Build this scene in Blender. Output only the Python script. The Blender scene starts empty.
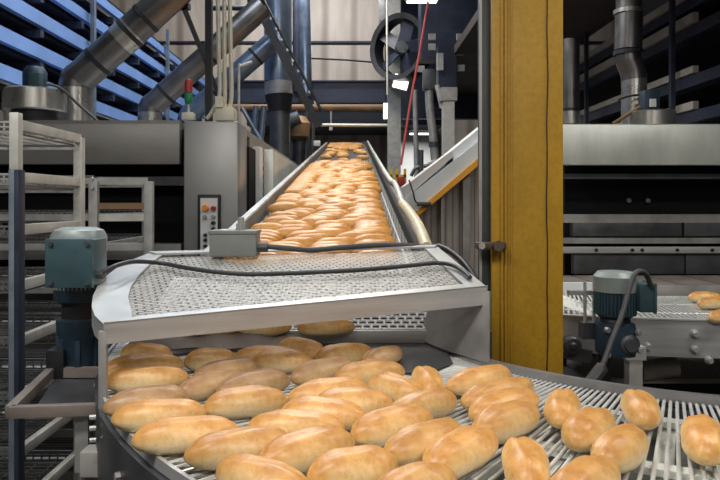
import bpy, bmesh, math, random
from mathutils import Vector, Matrix
random.seed(11)
SC = bpy.context.scene
COL = SC.collection
F, VX, VY, CZ = 660.0, 354.0, 202.0, 1.42
def at(px, py, Y):            # point on the depth plane Y
    return Vector(((px-VX)/F*Y, Y, CZ-(py-VY)/F*Y))
def on(px, py, z):            # point on the height plane z
    Y = (CZ-z)*F/(py-VY)
    return Vector(((px-VX)/F*Y, Y, z))

# ------------------------------------------------------------------ materials
def nt(name):
    m = bpy.data.materials.new(name); m.use_nodes = True
    t = m.node_tree
    return m, t, t.nodes['Principled BSDF']
def ramp(t, fac, stops):
    r = t.nodes.new('ShaderNodeValToRGB')
    e = r.color_ramp.elements
    while len(e) < len(stops): e.new(0.5)
    for k, (p, c) in enumerate(stops):
        e[k].position = p; e[k].color = (c[0], c[1], c[2], 1)
    t.links.new(fac, r.inputs[0])
    return r.outputs[0]
def noise(t, scale, detail=4, stretch=None, coord='Object', rough=.6):
    tc = t.nodes.new('ShaderNodeTexCoord')
    n = t.nodes.new('ShaderNodeTexNoise')
    n.inputs['Scale'].default_value = scale
    n.inputs['Detail'].default_value = detail
    n.inputs['Roughness'].default_value = rough
    if stretch:
        mp = t.nodes.new('ShaderNodeMapping')
        mp.inputs['Scale'].default_value = stretch
        t.links.new(tc.outputs[coord], mp.inputs[0]); t.links.new(mp.outputs[0], n.inputs[0])
    else:
        t.links.new(tc.outputs[coord], n.inputs[0])
    return n.outputs[0]
def bump(t, b, h, s, d=.01):
    n = t.nodes.new('ShaderNodeBump')
    n.inputs['Strength'].default_value = s; n.inputs['Distance'].default_value = d
    t.links.new(h, n.inputs['Height']); t.links.new(n.outputs[0], b.inputs['Normal'])
def mat(name, c, metal=0., rough=.5, var=.25, scale=6, stretch=None, bmp=0, spec=.5):
    m, t, b = nt(name)
    b.inputs['Metallic'].default_value = metal
    b.inputs['Specular IOR Level'].default_value = spec
    n = noise(t, scale, 5, stretch)
    lo = tuple(x*(1-var) for x in c); hi = tuple(min(1, x*(1+var)) for x in c)
    t.links.new(ramp(t, n, [(.3, lo), (.7, hi)]), b.inputs['Base Color'])
    rr = ramp(t, n, [(.3, (rough*.85,)*3), (.7, (min(1, rough*1.15),)*3)])
    t.links.new(rr, b.inputs['Roughness'])
    if bmp: bump(t, b, n, bmp, .004)
    return m
def glow(name, c, s):
    m, t, b = nt(name)
    b.inputs['Base Color'].default_value = (*c, 1)
    b.inputs['Emission Color'].default_value = (*c, 1)
    b.inputs['Emission Strength'].default_value = s
    return m

M = {}
M['steel'] = mat('brushed_steel', (.46, .46, .46), .4, .45, .12, 4, (1, 1, 14))
M['bright_steel'] = mat('bright_steel', (.50, .51, .51), .5, .42, .10, 9)
M['dull_steel'] = mat('dull_steel', (.42, .41, .40), .7, .5, .25, 7)
M['oven_steel'] = mat('oven_steel', (.26, .255, .245), .45, .42, .10, 2.5, (1, 1, 3))
M['oven_pale'] = mat('oven_pale_steel', (.66, .69, .65), .45, .42, .14, 2.2, (2.5, 1, .8))
M['cover_steel'] = mat('cover_steel', (.31, .31, .305), .5, .36, .08, 2)
M['dark_steel'] = mat('dark_steel', (.10, .105, .115), .6, .45, .3, 6)
M['rim_steel'] = mat('rim_steel', (.28, .28, .29), .75, .35, .2, 8)
M['galv'] = mat('galvanised', (.55, .55, .52), .35, .5, .16, 14)
M['galv_grey'] = mat('galvanised_grey', (.38, .38, .37), .4, .55, .22, 12)
M['black'] = mat('black_void', (.008, .009, .012), 0, .8, .3, 5, spec=.2)
M['black_metal'] = mat('black_metal', (.022, .022, .026), .3, .5, .3, 8)
M['rubber'] = mat('black_rubber', (.025, .027, .03), 0, .5, .3, 20)
M['grey_hose'] = mat('grey_hose', (.055, .055, .057), 0, .55, .2, 20)
M['navy'] = mat('navy_paint', (.028, .036, .062), .15, .5, .3, 4)
M['navy_post'] = mat('navy_post', (.035, .045, .075), .4, .45, .3, 9)
M['blue_steel'] = mat('blue_grey_steel', (.22, .27, .33), .5, .45, .2, 10)
M['blue_tray'] = mat('blue_tray', (.21, .36, .72), .1, .45, .12, 3)
M['pale_tray'] = mat('pale_tray', (.45, .41, .35), .2, .5, .2, 3)
M['motor_cast'] = mat('motor_dark_blue', (.020, .042, .066), .1, .45, .2, 12)
M['motor_blue'] = mat('motor_blue_grey', (.045, .088, .105), .1, .42, .16, 14)
M['motor_cowl'] = mat('motor_cowl', (.25, .29, .285), .15, .42, .15, 16)
M['box_grey'] = mat('box_grey', (.20, .21, .20), .05, .5, .08, 10)
M['concrete'] = mat('floor_concrete', (.06, .055, .05), 0, .45, .4, 3)
M['ceil'] = mat('ceiling_dark', (.035, .030, .028), 0, .8, .3, 2)
M['soffit'] = mat('soffit_brown', (.035, .026, .022), 0, .7, .2, 2)
M['cream'] = mat('cream_plastic', (.68, .60, .42), 0, .45, .12, 12)
M['conduit'] = mat('conduit', (.62, .60, .50), .3, .45, .12, 10)
M['rust'] = mat('rusty_pipe', (.26, .16, .085), .2, .6, .35, 5)
M['orange'] = mat('orange_paint', (.85, .38, .03), 0, .45, .12, 8)
M['red'] = mat('red_plastic', (.36, .035, .025), 0, .4, .1, 8)
M['green'] = mat('green_plastic', (.015, .20, .085), 0, .4, .1, 8)
M['yellow_rail'] = mat('yellow_rail', (.75, .48, .04), 0, .5, .1, 8)
M['chute'] = mat('chute_paint', (.70, .74, .76), .1, .45, .08, 4)
M['chute_top'] = mat('chute_cover', (.60, .58, .55), .2, .5, .08, 4)
M['white'] = mat('white_panel', (.74, .76, .76), 0, .45, .05, 8)
M['amber'] = mat('amber_button', (.85, .30, .03), 0, .4, .05, 8)
M['duct'] = mat('spiral_duct', (.17, .165, .165), .85, .33, .22, 5)
M['duct_bright'] = mat('bright_duct', (.46, .45, .42), .85, .3, .2, 5)
M['duct_blue'] = mat('blue_duct', (.17, .22, .30), .7, .35, .2, 5)
M['pan'] = mat('pan_grey', (.17, .17, .17), .4, .5, .3, 14)
M['wear'] = mat('wear_strip', (.74, .76, .70), 0, .4, .1, 14)
M['pole_grey'] = mat('pole_grey', (.060, .070, .072), .3, .45, .15, 8)
M['shelf_wire'] = mat('shelf_wire', (.17, .17, .17), .5, .45, .2, 12)
M['rust_dark'] = mat('rust_dark', (.085, .062, .045), .3, .6, .3, 14)
M['rod'] = mat('belt_rod', (.66, .66, .64), .45, .34, .12, 20)
M['plate'] = mat('slide_plate', (.042, .042, .043), .3, .38, .3, 6)
M['lamp'] = glow('lamp_diffuser', (1, .96, .88), 3)
M['cord'] = mat('red_cord', (.60, .10, .09), 0, .6, .1, 8)
M['brick_brown'] = mat('machine_brown', (.20, .17, .15), .2, .6, .3, 6)

def yellow():
    m, t, b = nt('yellow_paint')
    n = noise(t, 5, 6, (1, 1, .35)); n2 = noise(t, 60, 3)
    c1 = ramp(t, n, [(.25, (.37, .20, .010)), (.5, (.47, .26, .016)), (.75, (.55, .32, .024))])
    c2 = ramp(t, n2, [(.35, (.82,)*3), (.6, (1,)*3)])
    mx = t.nodes.new('ShaderNodeMix'); mx.data_type = 'RGBA'; mx.blend_type = 'MULTIPLY'
    mx.inputs[0].default_value = .8
    t.links.new(c1, mx.inputs[6]); t.links.new(c2, mx.inputs[7])
    t.links.new(mx.outputs[2], b.inputs['Base Color'])
    b.inputs['Roughness'].default_value = .48
    bump(t, b, n2, .25, .002)
    return m
M['yellow'] = yellow()
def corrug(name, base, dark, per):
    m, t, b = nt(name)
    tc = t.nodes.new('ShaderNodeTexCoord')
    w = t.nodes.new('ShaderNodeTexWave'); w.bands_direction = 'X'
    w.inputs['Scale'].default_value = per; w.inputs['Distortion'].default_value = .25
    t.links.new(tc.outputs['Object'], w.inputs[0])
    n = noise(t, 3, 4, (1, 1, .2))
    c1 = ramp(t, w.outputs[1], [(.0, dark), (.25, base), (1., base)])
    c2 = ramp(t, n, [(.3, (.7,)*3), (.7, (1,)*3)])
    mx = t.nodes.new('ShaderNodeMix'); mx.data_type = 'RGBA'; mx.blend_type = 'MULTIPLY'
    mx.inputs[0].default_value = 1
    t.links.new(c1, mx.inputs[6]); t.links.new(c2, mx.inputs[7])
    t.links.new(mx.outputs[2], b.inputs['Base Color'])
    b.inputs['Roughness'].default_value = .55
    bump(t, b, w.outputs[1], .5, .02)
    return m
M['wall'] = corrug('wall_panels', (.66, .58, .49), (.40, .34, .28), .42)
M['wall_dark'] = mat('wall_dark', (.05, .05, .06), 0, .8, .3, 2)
M['corr'] = corrug('corrugated_panel', (.60, .55, .50), (.30, .27, .25), 5.5)

def weave(name, bw, bh, mort, col, angle=0., hole=1., grid=False):
    m, t, b = nt(name)
    tc = t.nodes.new('ShaderNodeTexCoord'); mp = t.nodes.new('ShaderNodeMapping')
    mp.inputs['Rotation'].default_value = (0, 0, angle)
    t.links.new(tc.outputs['Object'], mp.inputs[0])
    br = t.nodes.new('ShaderNodeTexBrick')
    br.inputs['Scale'].default_value = 1
    br.inputs['Brick Width'].default_value = bw; br.inputs['Row Height'].default_value = bh
    br.inputs['Mortar Size'].default_value = mort; br.inputs['Mortar Smooth'].default_value = .3
    br.inputs['Color1'].default_value = (*col, 1)
    br.inputs['Color2'].default_value = (*[x*.82 for x in col], 1)
    br.inputs['Mortar'].default_value = (*col, 1)
    t.links.new(mp.outputs[0], br.inputs[0])
    t.links.new(br.outputs[0], b.inputs['Base Color'])
    b.inputs['Metallic'].default_value = .2; b.inputs['Roughness'].default_value = .6
    tr = t.nodes.new('ShaderNodeBsdfTransparent'); mx = t.nodes.new('ShaderNodeMixShader')
    ml = t.nodes.new('ShaderNodeMath'); ml.operation = 'MULTIPLY'; ml.inputs[1].default_value = hole
    t.links.new(br.outputs[1], ml.inputs[0]); t.links.new(ml.outputs[0], mx.inputs[0])
    t.links.new(b.outputs[0], mx.inputs[2 if grid else 1]); t.links.new(tr.outputs[0], mx.inputs[1 if grid else 2])
    t.links.new(mx.outputs[0], t.nodes['Material Output'].inputs[0])
    return m
M['weave'] = weave('woven_steel_mesh', .034, .0155, .0034, (.40, .39, .37), -.36, .75)
M['belt_mesh'] = weave('wire_belt_mesh', .026, .024, .0035, (.62, .61, .60), 0, 1., True)
M['incline'] = weave('slope_belt_mesh', .014, .10, .003, (.13, .125, .12), 0, .8)

def bread_mat(name, top, side, low, dark):
    m, t, b = nt(name)
    tc = t.nodes.new('ShaderNodeTexCoord')
    sp = t.nodes.new('ShaderNodeSeparateXYZ'); t.links.new(tc.outputs['Object'], sp.inputs[0])
    n = noise(t, 22, 5); n2 = noise(t, 130, 3)
    def math_(op, a, bb):
        k = t.nodes.new('ShaderNodeMath'); k.operation = op
        for i, v in ((0, a), (1, bb)):
            if isinstance(v, (int, float)): k.inputs[i].default_value = v
            else: t.links.new(v, k.inputs[i])
        return k.outputs[0]
    h = math_('MULTIPLY', sp.outputs[2], 17.)                    # 0..~1 up the roll
    h = math_('ADD', h, math_('MULTIPLY', math_('SUBTRACT', n, .5), .75))
    ends = math_('MULTIPLY', math_('POWER', math_('ABSOLUTE', sp.outputs[0], 0), 2.), 30.)
    h = math_('ADD', h, ends)
    c = ramp(t, h, [(.28, low), (.55, side), (.78, top), (.97, dark)])
    oi = t.nodes.new('ShaderNodeObjectInfo')
    hs = t.nodes.new('ShaderNodeHueSaturation')
    hs.inputs['Saturation'].default_value = 1.0
    v = t.nodes.new('ShaderNodeMapRange'); v.inputs[3].default_value = .86; v.inputs[4].default_value = 1.10
    t.links.new(oi.outputs['Random'], v.inputs[0]); t.links.new(v.outputs[0], hs.inputs['Value'])
    t.links.new(c, hs.inputs['Color'])
    mx = t.nodes.new('ShaderNodeMix'); mx.data_type = 'RGBA'; mx.blend_type = 'MULTIPLY'
    mx.inputs[0].default_value = .75
    t.links.new(hs.outputs[0], mx.inputs[6])
    n3 = noise(t, 38, 6, None, 'Object', .75)
    t.links.new(ramp(t, n3, [(.36, (.74, .62, .48)), (.50, (.97, .95, .92)), (.66, (1.0, 1.0, 1.0))]), mx.inputs[7])
    t.links.new(mx.outputs[2], b.inputs['Base Color'])
    b.inputs['Roughness'].default_value = .40
    b.inputs['Specular IOR Level'].default_value = .5
    b.inputs['Subsurface Weight'].default_value = .0
    bump(t, b, n2, .30, .002)
    return m
M['bread'] = bread_mat('bread_crust', (.63, .335, .100), (.80, .55, .255), (.88, .72, .46), (.49, .23, .060))
M['bread_dark'] = bread_mat('bread_crust_dark', (.40, .235, .105), (.58, .39, .20), (.74, .56, .34), (.31, .165, .07))
M['bread_gold'] = bread_mat('bread_crust_gold', (.72, .36, .095), (.82, .46, .15), (.80, .50, .20), (.62, .28, .06))

# ------------------------------------------------------------------ geometry helpers
class MB:
    def __init__(s): s.b = bmesh.new()
    def box(s, c, d, rz=0, rot=None, bev=0):
        r = bmesh.ops.create_cube(s.b, size=1)
        R = rot if rot is not None else Matrix.Rotation(rz, 4, 'Z')
        mt = Matrix.Translation(Vector(c)) @ R @ Matrix.Diagonal((d[0], d[1], d[2], 1))
        bmesh.ops.transform(s.b, matrix=mt, verts=r['verts'])
        if bev:
            es = list({e for v in r['verts'] for e in v.link_edges})
            bmesh.ops.bevel(s.b, geom=es, offset=bev, segments=2, affect='EDGES', profile=.6)
        return s
    def bar(s, a, b, w, h, up=(0, 0, 1), bev=0):          # rectangular bar from a to b
        a, b = Vector(a), Vector(b); d = b-a; L = d.length; d.normalize()
        u = Vector(up)
        if abs(d.dot(u)) > .99: u = Vector((0, 1, 0))
        x = d.cross(u).normalized(); z = x.cross(d).normalized()
        R = Matrix((x, d, z)).transposed().to_4x4()
        return s.box((a+b)/2, (w, L, h), rot=R, bev=bev)
    def cyl(s, a, b, r, r2=None, n=20, cap=True):
        a, b = Vector(a), Vector(b); d = b-a
        q = bmesh.ops.create_cone(s.b, cap_ends=cap, segments=n, radius1=r, radius2=r if r2 is None else r2, depth=d.length)
        R = Vector((0, 0, 1)).rotation_difference(d.normalized()).to_matrix().to_4x4()
        bmesh.ops.transform(s.b, matrix=Matrix.Translation((a+b)/2) @ R, verts=q['verts'])
        return s
    def tube(s, pts, r, n=10, smooth=True, sub=6):
        P = [Vector(p) for p in pts]
        if smooth and len(P) > 2:
            Q = []
            for i in range(len(P)-1):
                p0 = P[max(i-1, 0)]; p1 = P[i]; p2 = P[i+1]; p3 = P[min(i+2, len(P)-1)]
                for k in range(sub):
                    u = k/sub
                    Q.append(.5*((2*p1)+(p2-p0)*u+(2*p0-5*p1+4*p2-p3)*u*u+(3*p1-p0-3*p2+p3)*u**3))
            P = Q+[P[-1]]
        rings = []; ref = None
        for i, p in enumerate(P):
            d = (P[min(i+1, len(P)-1)]-P[max(i-1, 0)]).normalized()
            if ref is None:
                ref = d.orthogonal().normalized()
            ref = (ref-d*ref.dot(d)).normalized(); y = d.cross(ref)
            rings.append([s.b.verts.new(p+(ref*math.cos(2*math.pi*k/n)+y*math.sin(2*math.pi*k/n))*r) for k in range(n)])
        for A, B in zip(rings, rings[1:]):
            for k in range(n): s.b.faces.new((A[k], A[(k+1) % n], B[(k+1) % n], B[k]))
        s.b.faces.new(rings[0][::-1]); s.b.faces.new(rings[-1])
        return s
    def lathe(s, c, prof, n=28, axis='Z'):
        c = Vector(c); rings = []
        for r, z in prof:
            ring = []
            for k in range(n):
                a = 2*math.pi*k/n
                v = Vector((r*math.cos(a), r*math.sin(a), z))
                if axis == 'Y': v = Vector((v.x, v.z, v.y))
                if axis == 'X': v = Vector((v.z, v.x, v.y))
                ring.append(s.b.verts.new(c+v))
            rings.append(ring)
        for A, B in zip(rings, rings[1:]):
            for k in range(n): s.b.faces.new((A[k], A[(k+1) % n], B[(k+1) % n], B[k]))
        s.b.faces.new(rings[0][::-1]); s.b.faces.new(rings[-1])
        return s
    def prism(s, poly, off):                              # closed polygon (3-D points) swept by off
        off = Vector(off)
        A = [s.b.verts.new(Vector(p)) for p in poly]; B = [s.b.verts.new(Vector(p)+off) for p in poly]
        n = len(A)
        s.b.faces.new(A); s.b.faces.new(B[::-1])
        for k in range(n): s.b.faces.new((A[k], B[k], B[(k+1) % n], A[(k+1) % n]))
        return s
    def strip(s, A, B, off):                              # ribbon between two point rows, given thickness off
        off = Vector(off)
        a = [s.b.verts.new(Vector(p)) for p in A]; b = [s.b.verts.new(Vector(p)) for p in B]
        a2 = [s.b.verts.new(Vector(p)+off) for p in A]; b2 = [s.b.verts.new(Vector(p)+off) for p in B]
        for i in range(len(a)-1):
            s.b.faces.new((a[i], a[i+1], b[i+1], b[i])); s.b.faces.new((a2[i], b2[i], b2[i+1], a2[i+1]))
            s.b.faces.new((a[i], a2[i], a2[i+1], a[i+1])); s.b.faces.new((b[i], b[i+1], b2[i+1], b2[i]))
        s.b.faces.new((a[0], b[0], b2[0], a2[0])); s.b.faces.new((a[-1], a2[-1], b2[-1], b[-1]))
        return s
    def build(s, name, m, parent=None, smooth=True):
        bmesh.ops.recalc_face_normals(s.b, faces=s.b.faces)
        if parent is not None:
            p = parent; loc = Vector((0, 0, 0))
            while p is not None: loc += p.location; p = p.parent
            bmesh.ops.translate(s.b, vec=-loc, verts=s.b.verts)
            orig = None
        else:
            xs = [v.co for v in s.b.verts]
            mn = Vector([min(v[i] for v in xs) for i in range(3)]); mxx = Vector([max(v[i] for v in xs) for i in range(3)])
            orig = Vector(((mn.x+mxx.x)/2, (mn.y+mxx.y)/2, mn.z))
            bmesh.ops.translate(s.b, vec=-orig, verts=s.b.verts)
        me = bpy.data.meshes.new(name); s.b.to_mesh(me); s.b.free()
        me.materials.append(M[m] if isinstance(m, str) else m)
        if smooth:
            me.shade_smooth() if hasattr(me, 'shade_smooth') else None
            try: me.set_sharp_from_angle(angle=math.radians(35))
            except Exception: pass
        o = bpy.data.objects.new(name, me); COL.objects.link(o)
        if parent is not None: o.parent = parent
        else: o.location = orig
        return o
def tag(o, label, cat, group=None, kind=None):
    o['label'] = label
    if cat: o['category'] = cat
    if group: o['group'] = group
    if kind: o['kind'] = kind
    return o
def thing(name, label, cat, loc, group=None):
    o = bpy.data.objects.new(name, None); COL.objects.link(o)
    o.location = Vector(loc); o.empty_display_size = .1
    return tag(o, label, cat, group)
def struct(o): o['kind'] = 'structure'; return o
def part_label(o, l): o['label'] = l; return o
def arc(c, r, a0, a1, n, z):
    return [Vector((c[0]+r*math.cos(math.radians(a0+(a1-a0)*k/n)), c[1]+r*math.sin(math.radians(a0+(a1-a0)*k/n)), z)) for k in range(n+1)]
# ================================================================== the hall
struct(MB().box((0, 6.5, -.05), (14.4, 21, .1)).build('floor', 'concrete'))
struct(MB().box((0, 6.5, 7.45), (14.4, 21, .1)).build('ceiling', 'ceil'))
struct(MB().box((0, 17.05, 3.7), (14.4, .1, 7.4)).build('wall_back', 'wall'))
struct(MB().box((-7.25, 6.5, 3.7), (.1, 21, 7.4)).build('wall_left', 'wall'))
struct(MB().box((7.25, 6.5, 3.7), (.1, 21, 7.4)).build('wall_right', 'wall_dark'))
struct(MB().box((0, -4.05, 3.7), (14.4, .1, 7.4)).build('wall_front', 'wall'))
# girders and pipes across the far wall
a, b = at(228, 93, 14.6), at(392, 93, 14.6)
tag(MB().box((0, 14.6, a.z), (14.4, .3, .44)).box((0, 14.6, a.z+.23), (14.36, .42, .03)).box((0, 14.6, a.z-.23), (14.36, .42, .03)).build('steel_girder', 'navy'),
    'dark navy steel girder crossing the hall in front of the beige far wall', 'girder')
tag(MB().cyl((-7.18, 16.96, at(0, 42.5, 16.96).z), (7.18, 16.96, at(0, 42.5, 16.96).z), .038).build('wall_pipe', 'navy'), 'thin dark horizontal pipe across the beige far wall, high up', 'pipe')
tag(MB().tube([at(300, 58, 15), at(345, 60, 15), at(380, 63, 15)], .02).build('wall_cable', 'black_metal'), 'thin dark cable slanting across the beige far wall below the pipe', 'cable')
tag(MB().cyl((-7.2, 13.6, at(232, 107.8, 13.6).z), (7.2, 13.6, at(232, 107.8, 13.6).z), .075).build('rusty_pipe', 'rust'), 'brown rusty horizontal pipe just under the navy girder', 'pipe')
tag(MB().cyl(at(318, 125, 11.64), at(402, 125.5, 11.64), .03).build('thin_pipe', 'conduit'), 'thin pale horizontal pipe above the far end of the sloping conveyor', 'pipe')
t = thing('pipe_hanger', 'thin pale rod hanging between the rusty pipe and the thin pale pipe', 'pipe hanger', at(331, 128, 13.6))
MB().cyl(at(331, 126, 13.6), at(331, 109, 13.6), .02).build('rod', 'conduit', t)
MB().box(at(331, 128, 13.6), (.07, .07, .1)).build('clamp', 'dull_steel', t)
tag(MB().box((-.2, 15.87, 3.35), (4.4, 2.2, .42)).build('dark_plenum', 'navy'), 'dark navy horizontal duct behind the rusty pipe at the far end', 'duct')

# ------------------------------------------------------------------ blue cooling tiers, left
LT = [(.350, .400), (.4576, .507), (.563, .614), (.676, .72), (.78, .822)]
root = thing('cooling_conveyor', 'stacked blue cooling trays running back above the left oven', 'conveyor', (-3.4, 9.2, 2.3))
for lo, hi in LT:
    z0, z1 = CZ+3*lo, CZ+3*hi
    q = MB().box((-3.03, 9.2, (z0+z1)/2), (.06, 8.4, z1-z0)).box((-3.08, 9.2, z1-.01), (.16, 8.4, .02)).build('side_rail', 'blue_tray', root)
    MB().box((-3.5, 9.2, z0-.02), (.8, 8.4, .03)).build('tray_bed', 'black_metal', root)
    for k in range(9): MB().box((-3.25, 5.4+k*.95, z0-.07), (.5, .07, .07)).build('cross_bar', 'navy', root)
    MB().box((-3.97, 9.2, (z0+z1)/2), (.06, 8.4, z1-z0)).build('side_rail', 'navy', root)
for px, Y in ((92, 7.47), (166, 10.45)):
    MB().box(((-2.95), Y, 3.05), (.045, .06, 2.2)).build('post', 'blue_steel' if px != 20 else 'navy', root)
# ------------------------------------------------------------------ cooling tiers, right
root = thing('cooling_conveyor', 'stacked dark cooling trays with tan rails above the right oven', 'conveyor', (3.5, 9, 2.1))
for lo, hi in [(.275, .2987), (.383, .4035), (.532, .562), (.617, .640)]:
    z0, z1 = CZ+3*lo, CZ+3*hi
    MB().box((3.03, 8.9, (z0+z1)/2), (.05, 6.1, z1-z0)).build('side_rail', 'pale_tray', root)
    MB().box((3.07, 7.9, z0-.06), (.08, 9.4, .10)).build('rail', 'navy', root)
    MB().box((3.6, 7.9, z0-.10), (.9, 9.4, .03)).build('tray_bed', 'black_metal', root)
for px, Y in ((672, 6.10), (587, 8.35)):
    MB().box((2.94, Y, 2.95), (.04, .05, 2.1)).build('post', 'navy_post', root)
tag(MB().box((2.25, 9.0, 3.62), (1.6, 8.6, .12)).build('ceiling_panel', 'soffit'), 'flat dark brown ceiling panel above the right oven', 'ceiling panel')
tag(MB().box((1.85, 13.4, 5.25), (2.0, .2, 4.3)).build('dark_partition', 'navy'), 'dark navy partition high up behind the yellow pillar', 'partition')
e = thing('fan_hood', 'dark navy boxy hood with steel frames hanging left of the grey pole', 'hood', at(450, 70, 9.5))
MB().box(at(452, 20, 10.2), (1.0, .5, 1.25)).build('hood_box', 'navy', e)
MB().box(at(446, 68, 9.7), (.26, .3, .62)).build('drop_duct', 'navy', e)
for x, y in ((432, 37), (432, 47), (460, 37), (460, 52), (461, 68), (421, 69)):
    MB().box(at(x, y, 9.6), (.10, .05, .09)).build('bracket', 'galv_grey', e)
MB().box(at(440, 62, 9.4), (.085, .08, .24)).build('filter_box', 'galv', e)

# ------------------------------------------------------------------ ovens
def oven(sgn, label, X0, X1, Yf, body, top, name='tunnel_oven'):
    cx, w = (X0+X1)/2, X1-X0
    t = thing(name, label, 'oven', (cx, Yf+2.5, 0))
    s = MB()
    s.box((cx, Yf+2.515, 1.91), (w, 4.97, .04)); s.box((cx, Yf+4.9, .95), (w, .2, 1.9))
    s.box((X0+.03, Yf+2.75, .95), (.06, 4.4, 1.9)); s.box((X1-.03, Yf+2.75, .95), (.06, 4.4, 1.9))
    s.build('body', body, t)
    MB().box((cx, Yf+.35, 1.0), (w-.16, .04, 1.9)).build('inner_back', 'black', t)
    return t
ovl = oven(-1, 'long grey steel tunnel oven on the left with a dark open front', -4.6, -.76, 4.25, 'oven_steel', None)
MB().box((-2.86, 4.24, 1.792), (3.5, .08, .265), bev=.008).box((-2.86, 4.3, 1.93), (3.5, .2, .02)).build('hood_panel', 'oven_steel', ovl)
MB().box((-2.86, 4.42, 1.56), (3.5, .05, .06)).build('trim_strip', 'dark_steel', ovl)
MB().box((-2.86, 4.3, 1.10), (3.5, .14, .10)).build('lower_beam', 'dull_steel', ovl)
MB().box((-2.86, 4.32, .5), (3.5, .06, 1.0)).build('panel', 'dark_steel', ovl)
p0, p1 = at(183.5, 122, 4.17), at(238, 253, 4.17)
c = MB().box(((p0.x+p1.x)/2, 4.35, .965), (p1.x-p0.x, .36, 1.93), bev=.012).build('end_cover', 'cover_steel', ovl)
# side face
MB().box((-.72, 4.95, .9), (.05, .16, 1.86)).build('side_post', 'white', ovl)
MB().box((-.735, 4.68, .9), (.03, .30, 1.80)).build('side_gap', 'black', ovl)
s = MB()
for k in range(24): s.box((-.725, 5.17, .18+k*.07), (.03, .11, .035))
s.build('chain_track', 'galv_grey', ovl)
MB().box((-.70, 7.1, .93), (.08, 3.4, 1.84), bev=.01).build('side_panel', 'oven_pale', ovl)
MB().box((-.65, 6.35, 1.52), (.03, .16, .16)).build('side_latch', 'black_metal', ovl)
# control panel on the end cover
cp = thing('control_panel', 'narrow white control panel in a black frame on the left oven end', 'control panel', at(208.5, 253, 4.13))
p0, p1 = at(198, 194.5, 4.14), at(220, 256, 4.14)
MB().box(((p0.x+p1.x)/2, 4.15, (p0.z+p1.z)/2), (p1.x-p0.x, .05, p0.z-p1.z), bev=.004).build('frame', 'black_metal', cp)
p0, p1 = at(200.5, 198, 4.12), at(217.5, 252, 4.12)
MB().box(((p0.x+p1.x)/2, 4.122, (p0.z+p1.z)/2), (p1.x-p0.x, .012, p0.z-p1.z)).build('face_plate', 'white', cp)
FP = cp.children[-1]
def knob(px, py, r, m, lab, nm='push_button'):
    q = at(px, py, 4.11)
    o = MB().cyl((q.x, 4.118, q.z), (q.x, 4.085, q.z), r, r*.85, 16).build(nm, m, FP); part_label(o, lab)
knob(205.5, 208, .022, 'amber', 'orange mushroom button')
knob(213.5, 208.5, .017, 'red', 'red square button')
for y, m, l in ((216.5, 'galv_grey', 'grey switch'), (223, 'black_metal', 'black switch'), (229, 'black_metal', 'black switch')):
    knob(213.5, y, .013, m, l, 'switch')
knob(205, 217, .013, 'galv_grey', 'grey key switch', 'switch')
for y in (235, 240, 246): knob(205.5, y, .011, 'black_metal', 'small black switch', 'switch')
# items on the left oven
sl = thing('signal_tower', 'small red and green signal tower on top of the left oven', 'signal light', at(188.5, 121.5, 4.3))
q = at(188.5, 121, 4.3)
MB().box((q.x, 4.3, q.z+.028), (.075, .075, .05), bev=.006).build('base', 'conduit', sl)
MB().cyl((q.x, 4.3, q.z+.05), (q.x, 4.3, q.z+.12), .011).build('stem', 'bright_steel', sl)
MB().lathe((q.x, 4.3, q.z+.11), [(.022, 0), (.026, .015), (.026, .068), (.024, .072)], 18).build('green_lens', 'green', sl)
MB().lathe((q.x, 4.3, q.z+.185), [(.026, 0), (.026, .065), (.022, .082), (.010, .086)], 18).build('red_lens', 'red', sl)
jb = thing('conduit_box', 'beige junction box under three conduits on the left oven', 'junction box', at(225, 122, 4.32))
q = at(226, 121.7, 4.35)
MB().box((q.x, 4.35, q.z+.045), (.12, .12, .09), bev=.006).box((q.x-.03, 4.3, q.z+.12), (.05, .06, .07)).build('box', 'conduit', jb)
for k, (xt, xb) in enumerate(((217.5, 219), (224, 224.5), (229.5, 231))):
    tag(MB().tube([at(xt, -60, 4.35), at(xt+.3, 0, 4.35), at(xb, 60, 4.35), at(xb+.5, 95, 4.35), at((212, 224, 229)[k], 112, 4.35), at((207, 224, 226)[k], 119, 4.35)], .014, 8).build('conduit_pipe', 'conduit'),
        ('left of three pale conduits beside the black pole, bending left at its foot', 'middle of three pale conduits rising from the beige junction box', 'right of three pale conduits rising from the beige junction box')[k], 'conduit', 'conduits above the left oven')
tag(MB().box((at(209, 30, 4.5).x, 4.5, 3.2), (.045, .045, 2.5)).cyl((at(209, 30, 4.5).x, 4.5, 1.935), (at(209, 30, 4.5).x, 4.5, 1.955), .06).build('black_pole', 'black_metal'), 'upright black pole standing on the left oven behind the conduits', 'pole')
# fan unit
fu = thing('exhaust_fan', 'round steel exhaust fan drum with a blue motor on the left oven', 'fan', at(35, 133, 4.85))
q = at(35, 112, 4.85)
MB().lathe((q.x, 4.85, q.z), [(.205, 0), (.216, .01), (.216, .15), (.20, .16)], 36).build('drum', 'duct_bright', fu)
MB().lathe((q.x, 4.85, 1.931), [(.16, 0), (.16, q.z-1.93)], 24).build('base', 'black_metal', fu)
MB().lathe((q.x, 4.85, q.z+.16), [(.085, 0), (.085, .13), (.06, .17)], 20).build('motor', 'motor_cast', fu)
MB().box((q.x+.05, 4.76, q.z+.22), (.08, .06, .09), bev=.006).build('terminal_box', 'motor_blue', fu)
tag(MB().tube([at(46, 84, 4.76), at(60, 88, 4.8), at(78, 104, 4.9), at(97, 121, 4.9), at(100, 132, 4.95)], .011, 8).build('fan_cable', 'grey_hose'), 'thin grey cable drooping from the exhaust fan to the oven top', 'cable')
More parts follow.
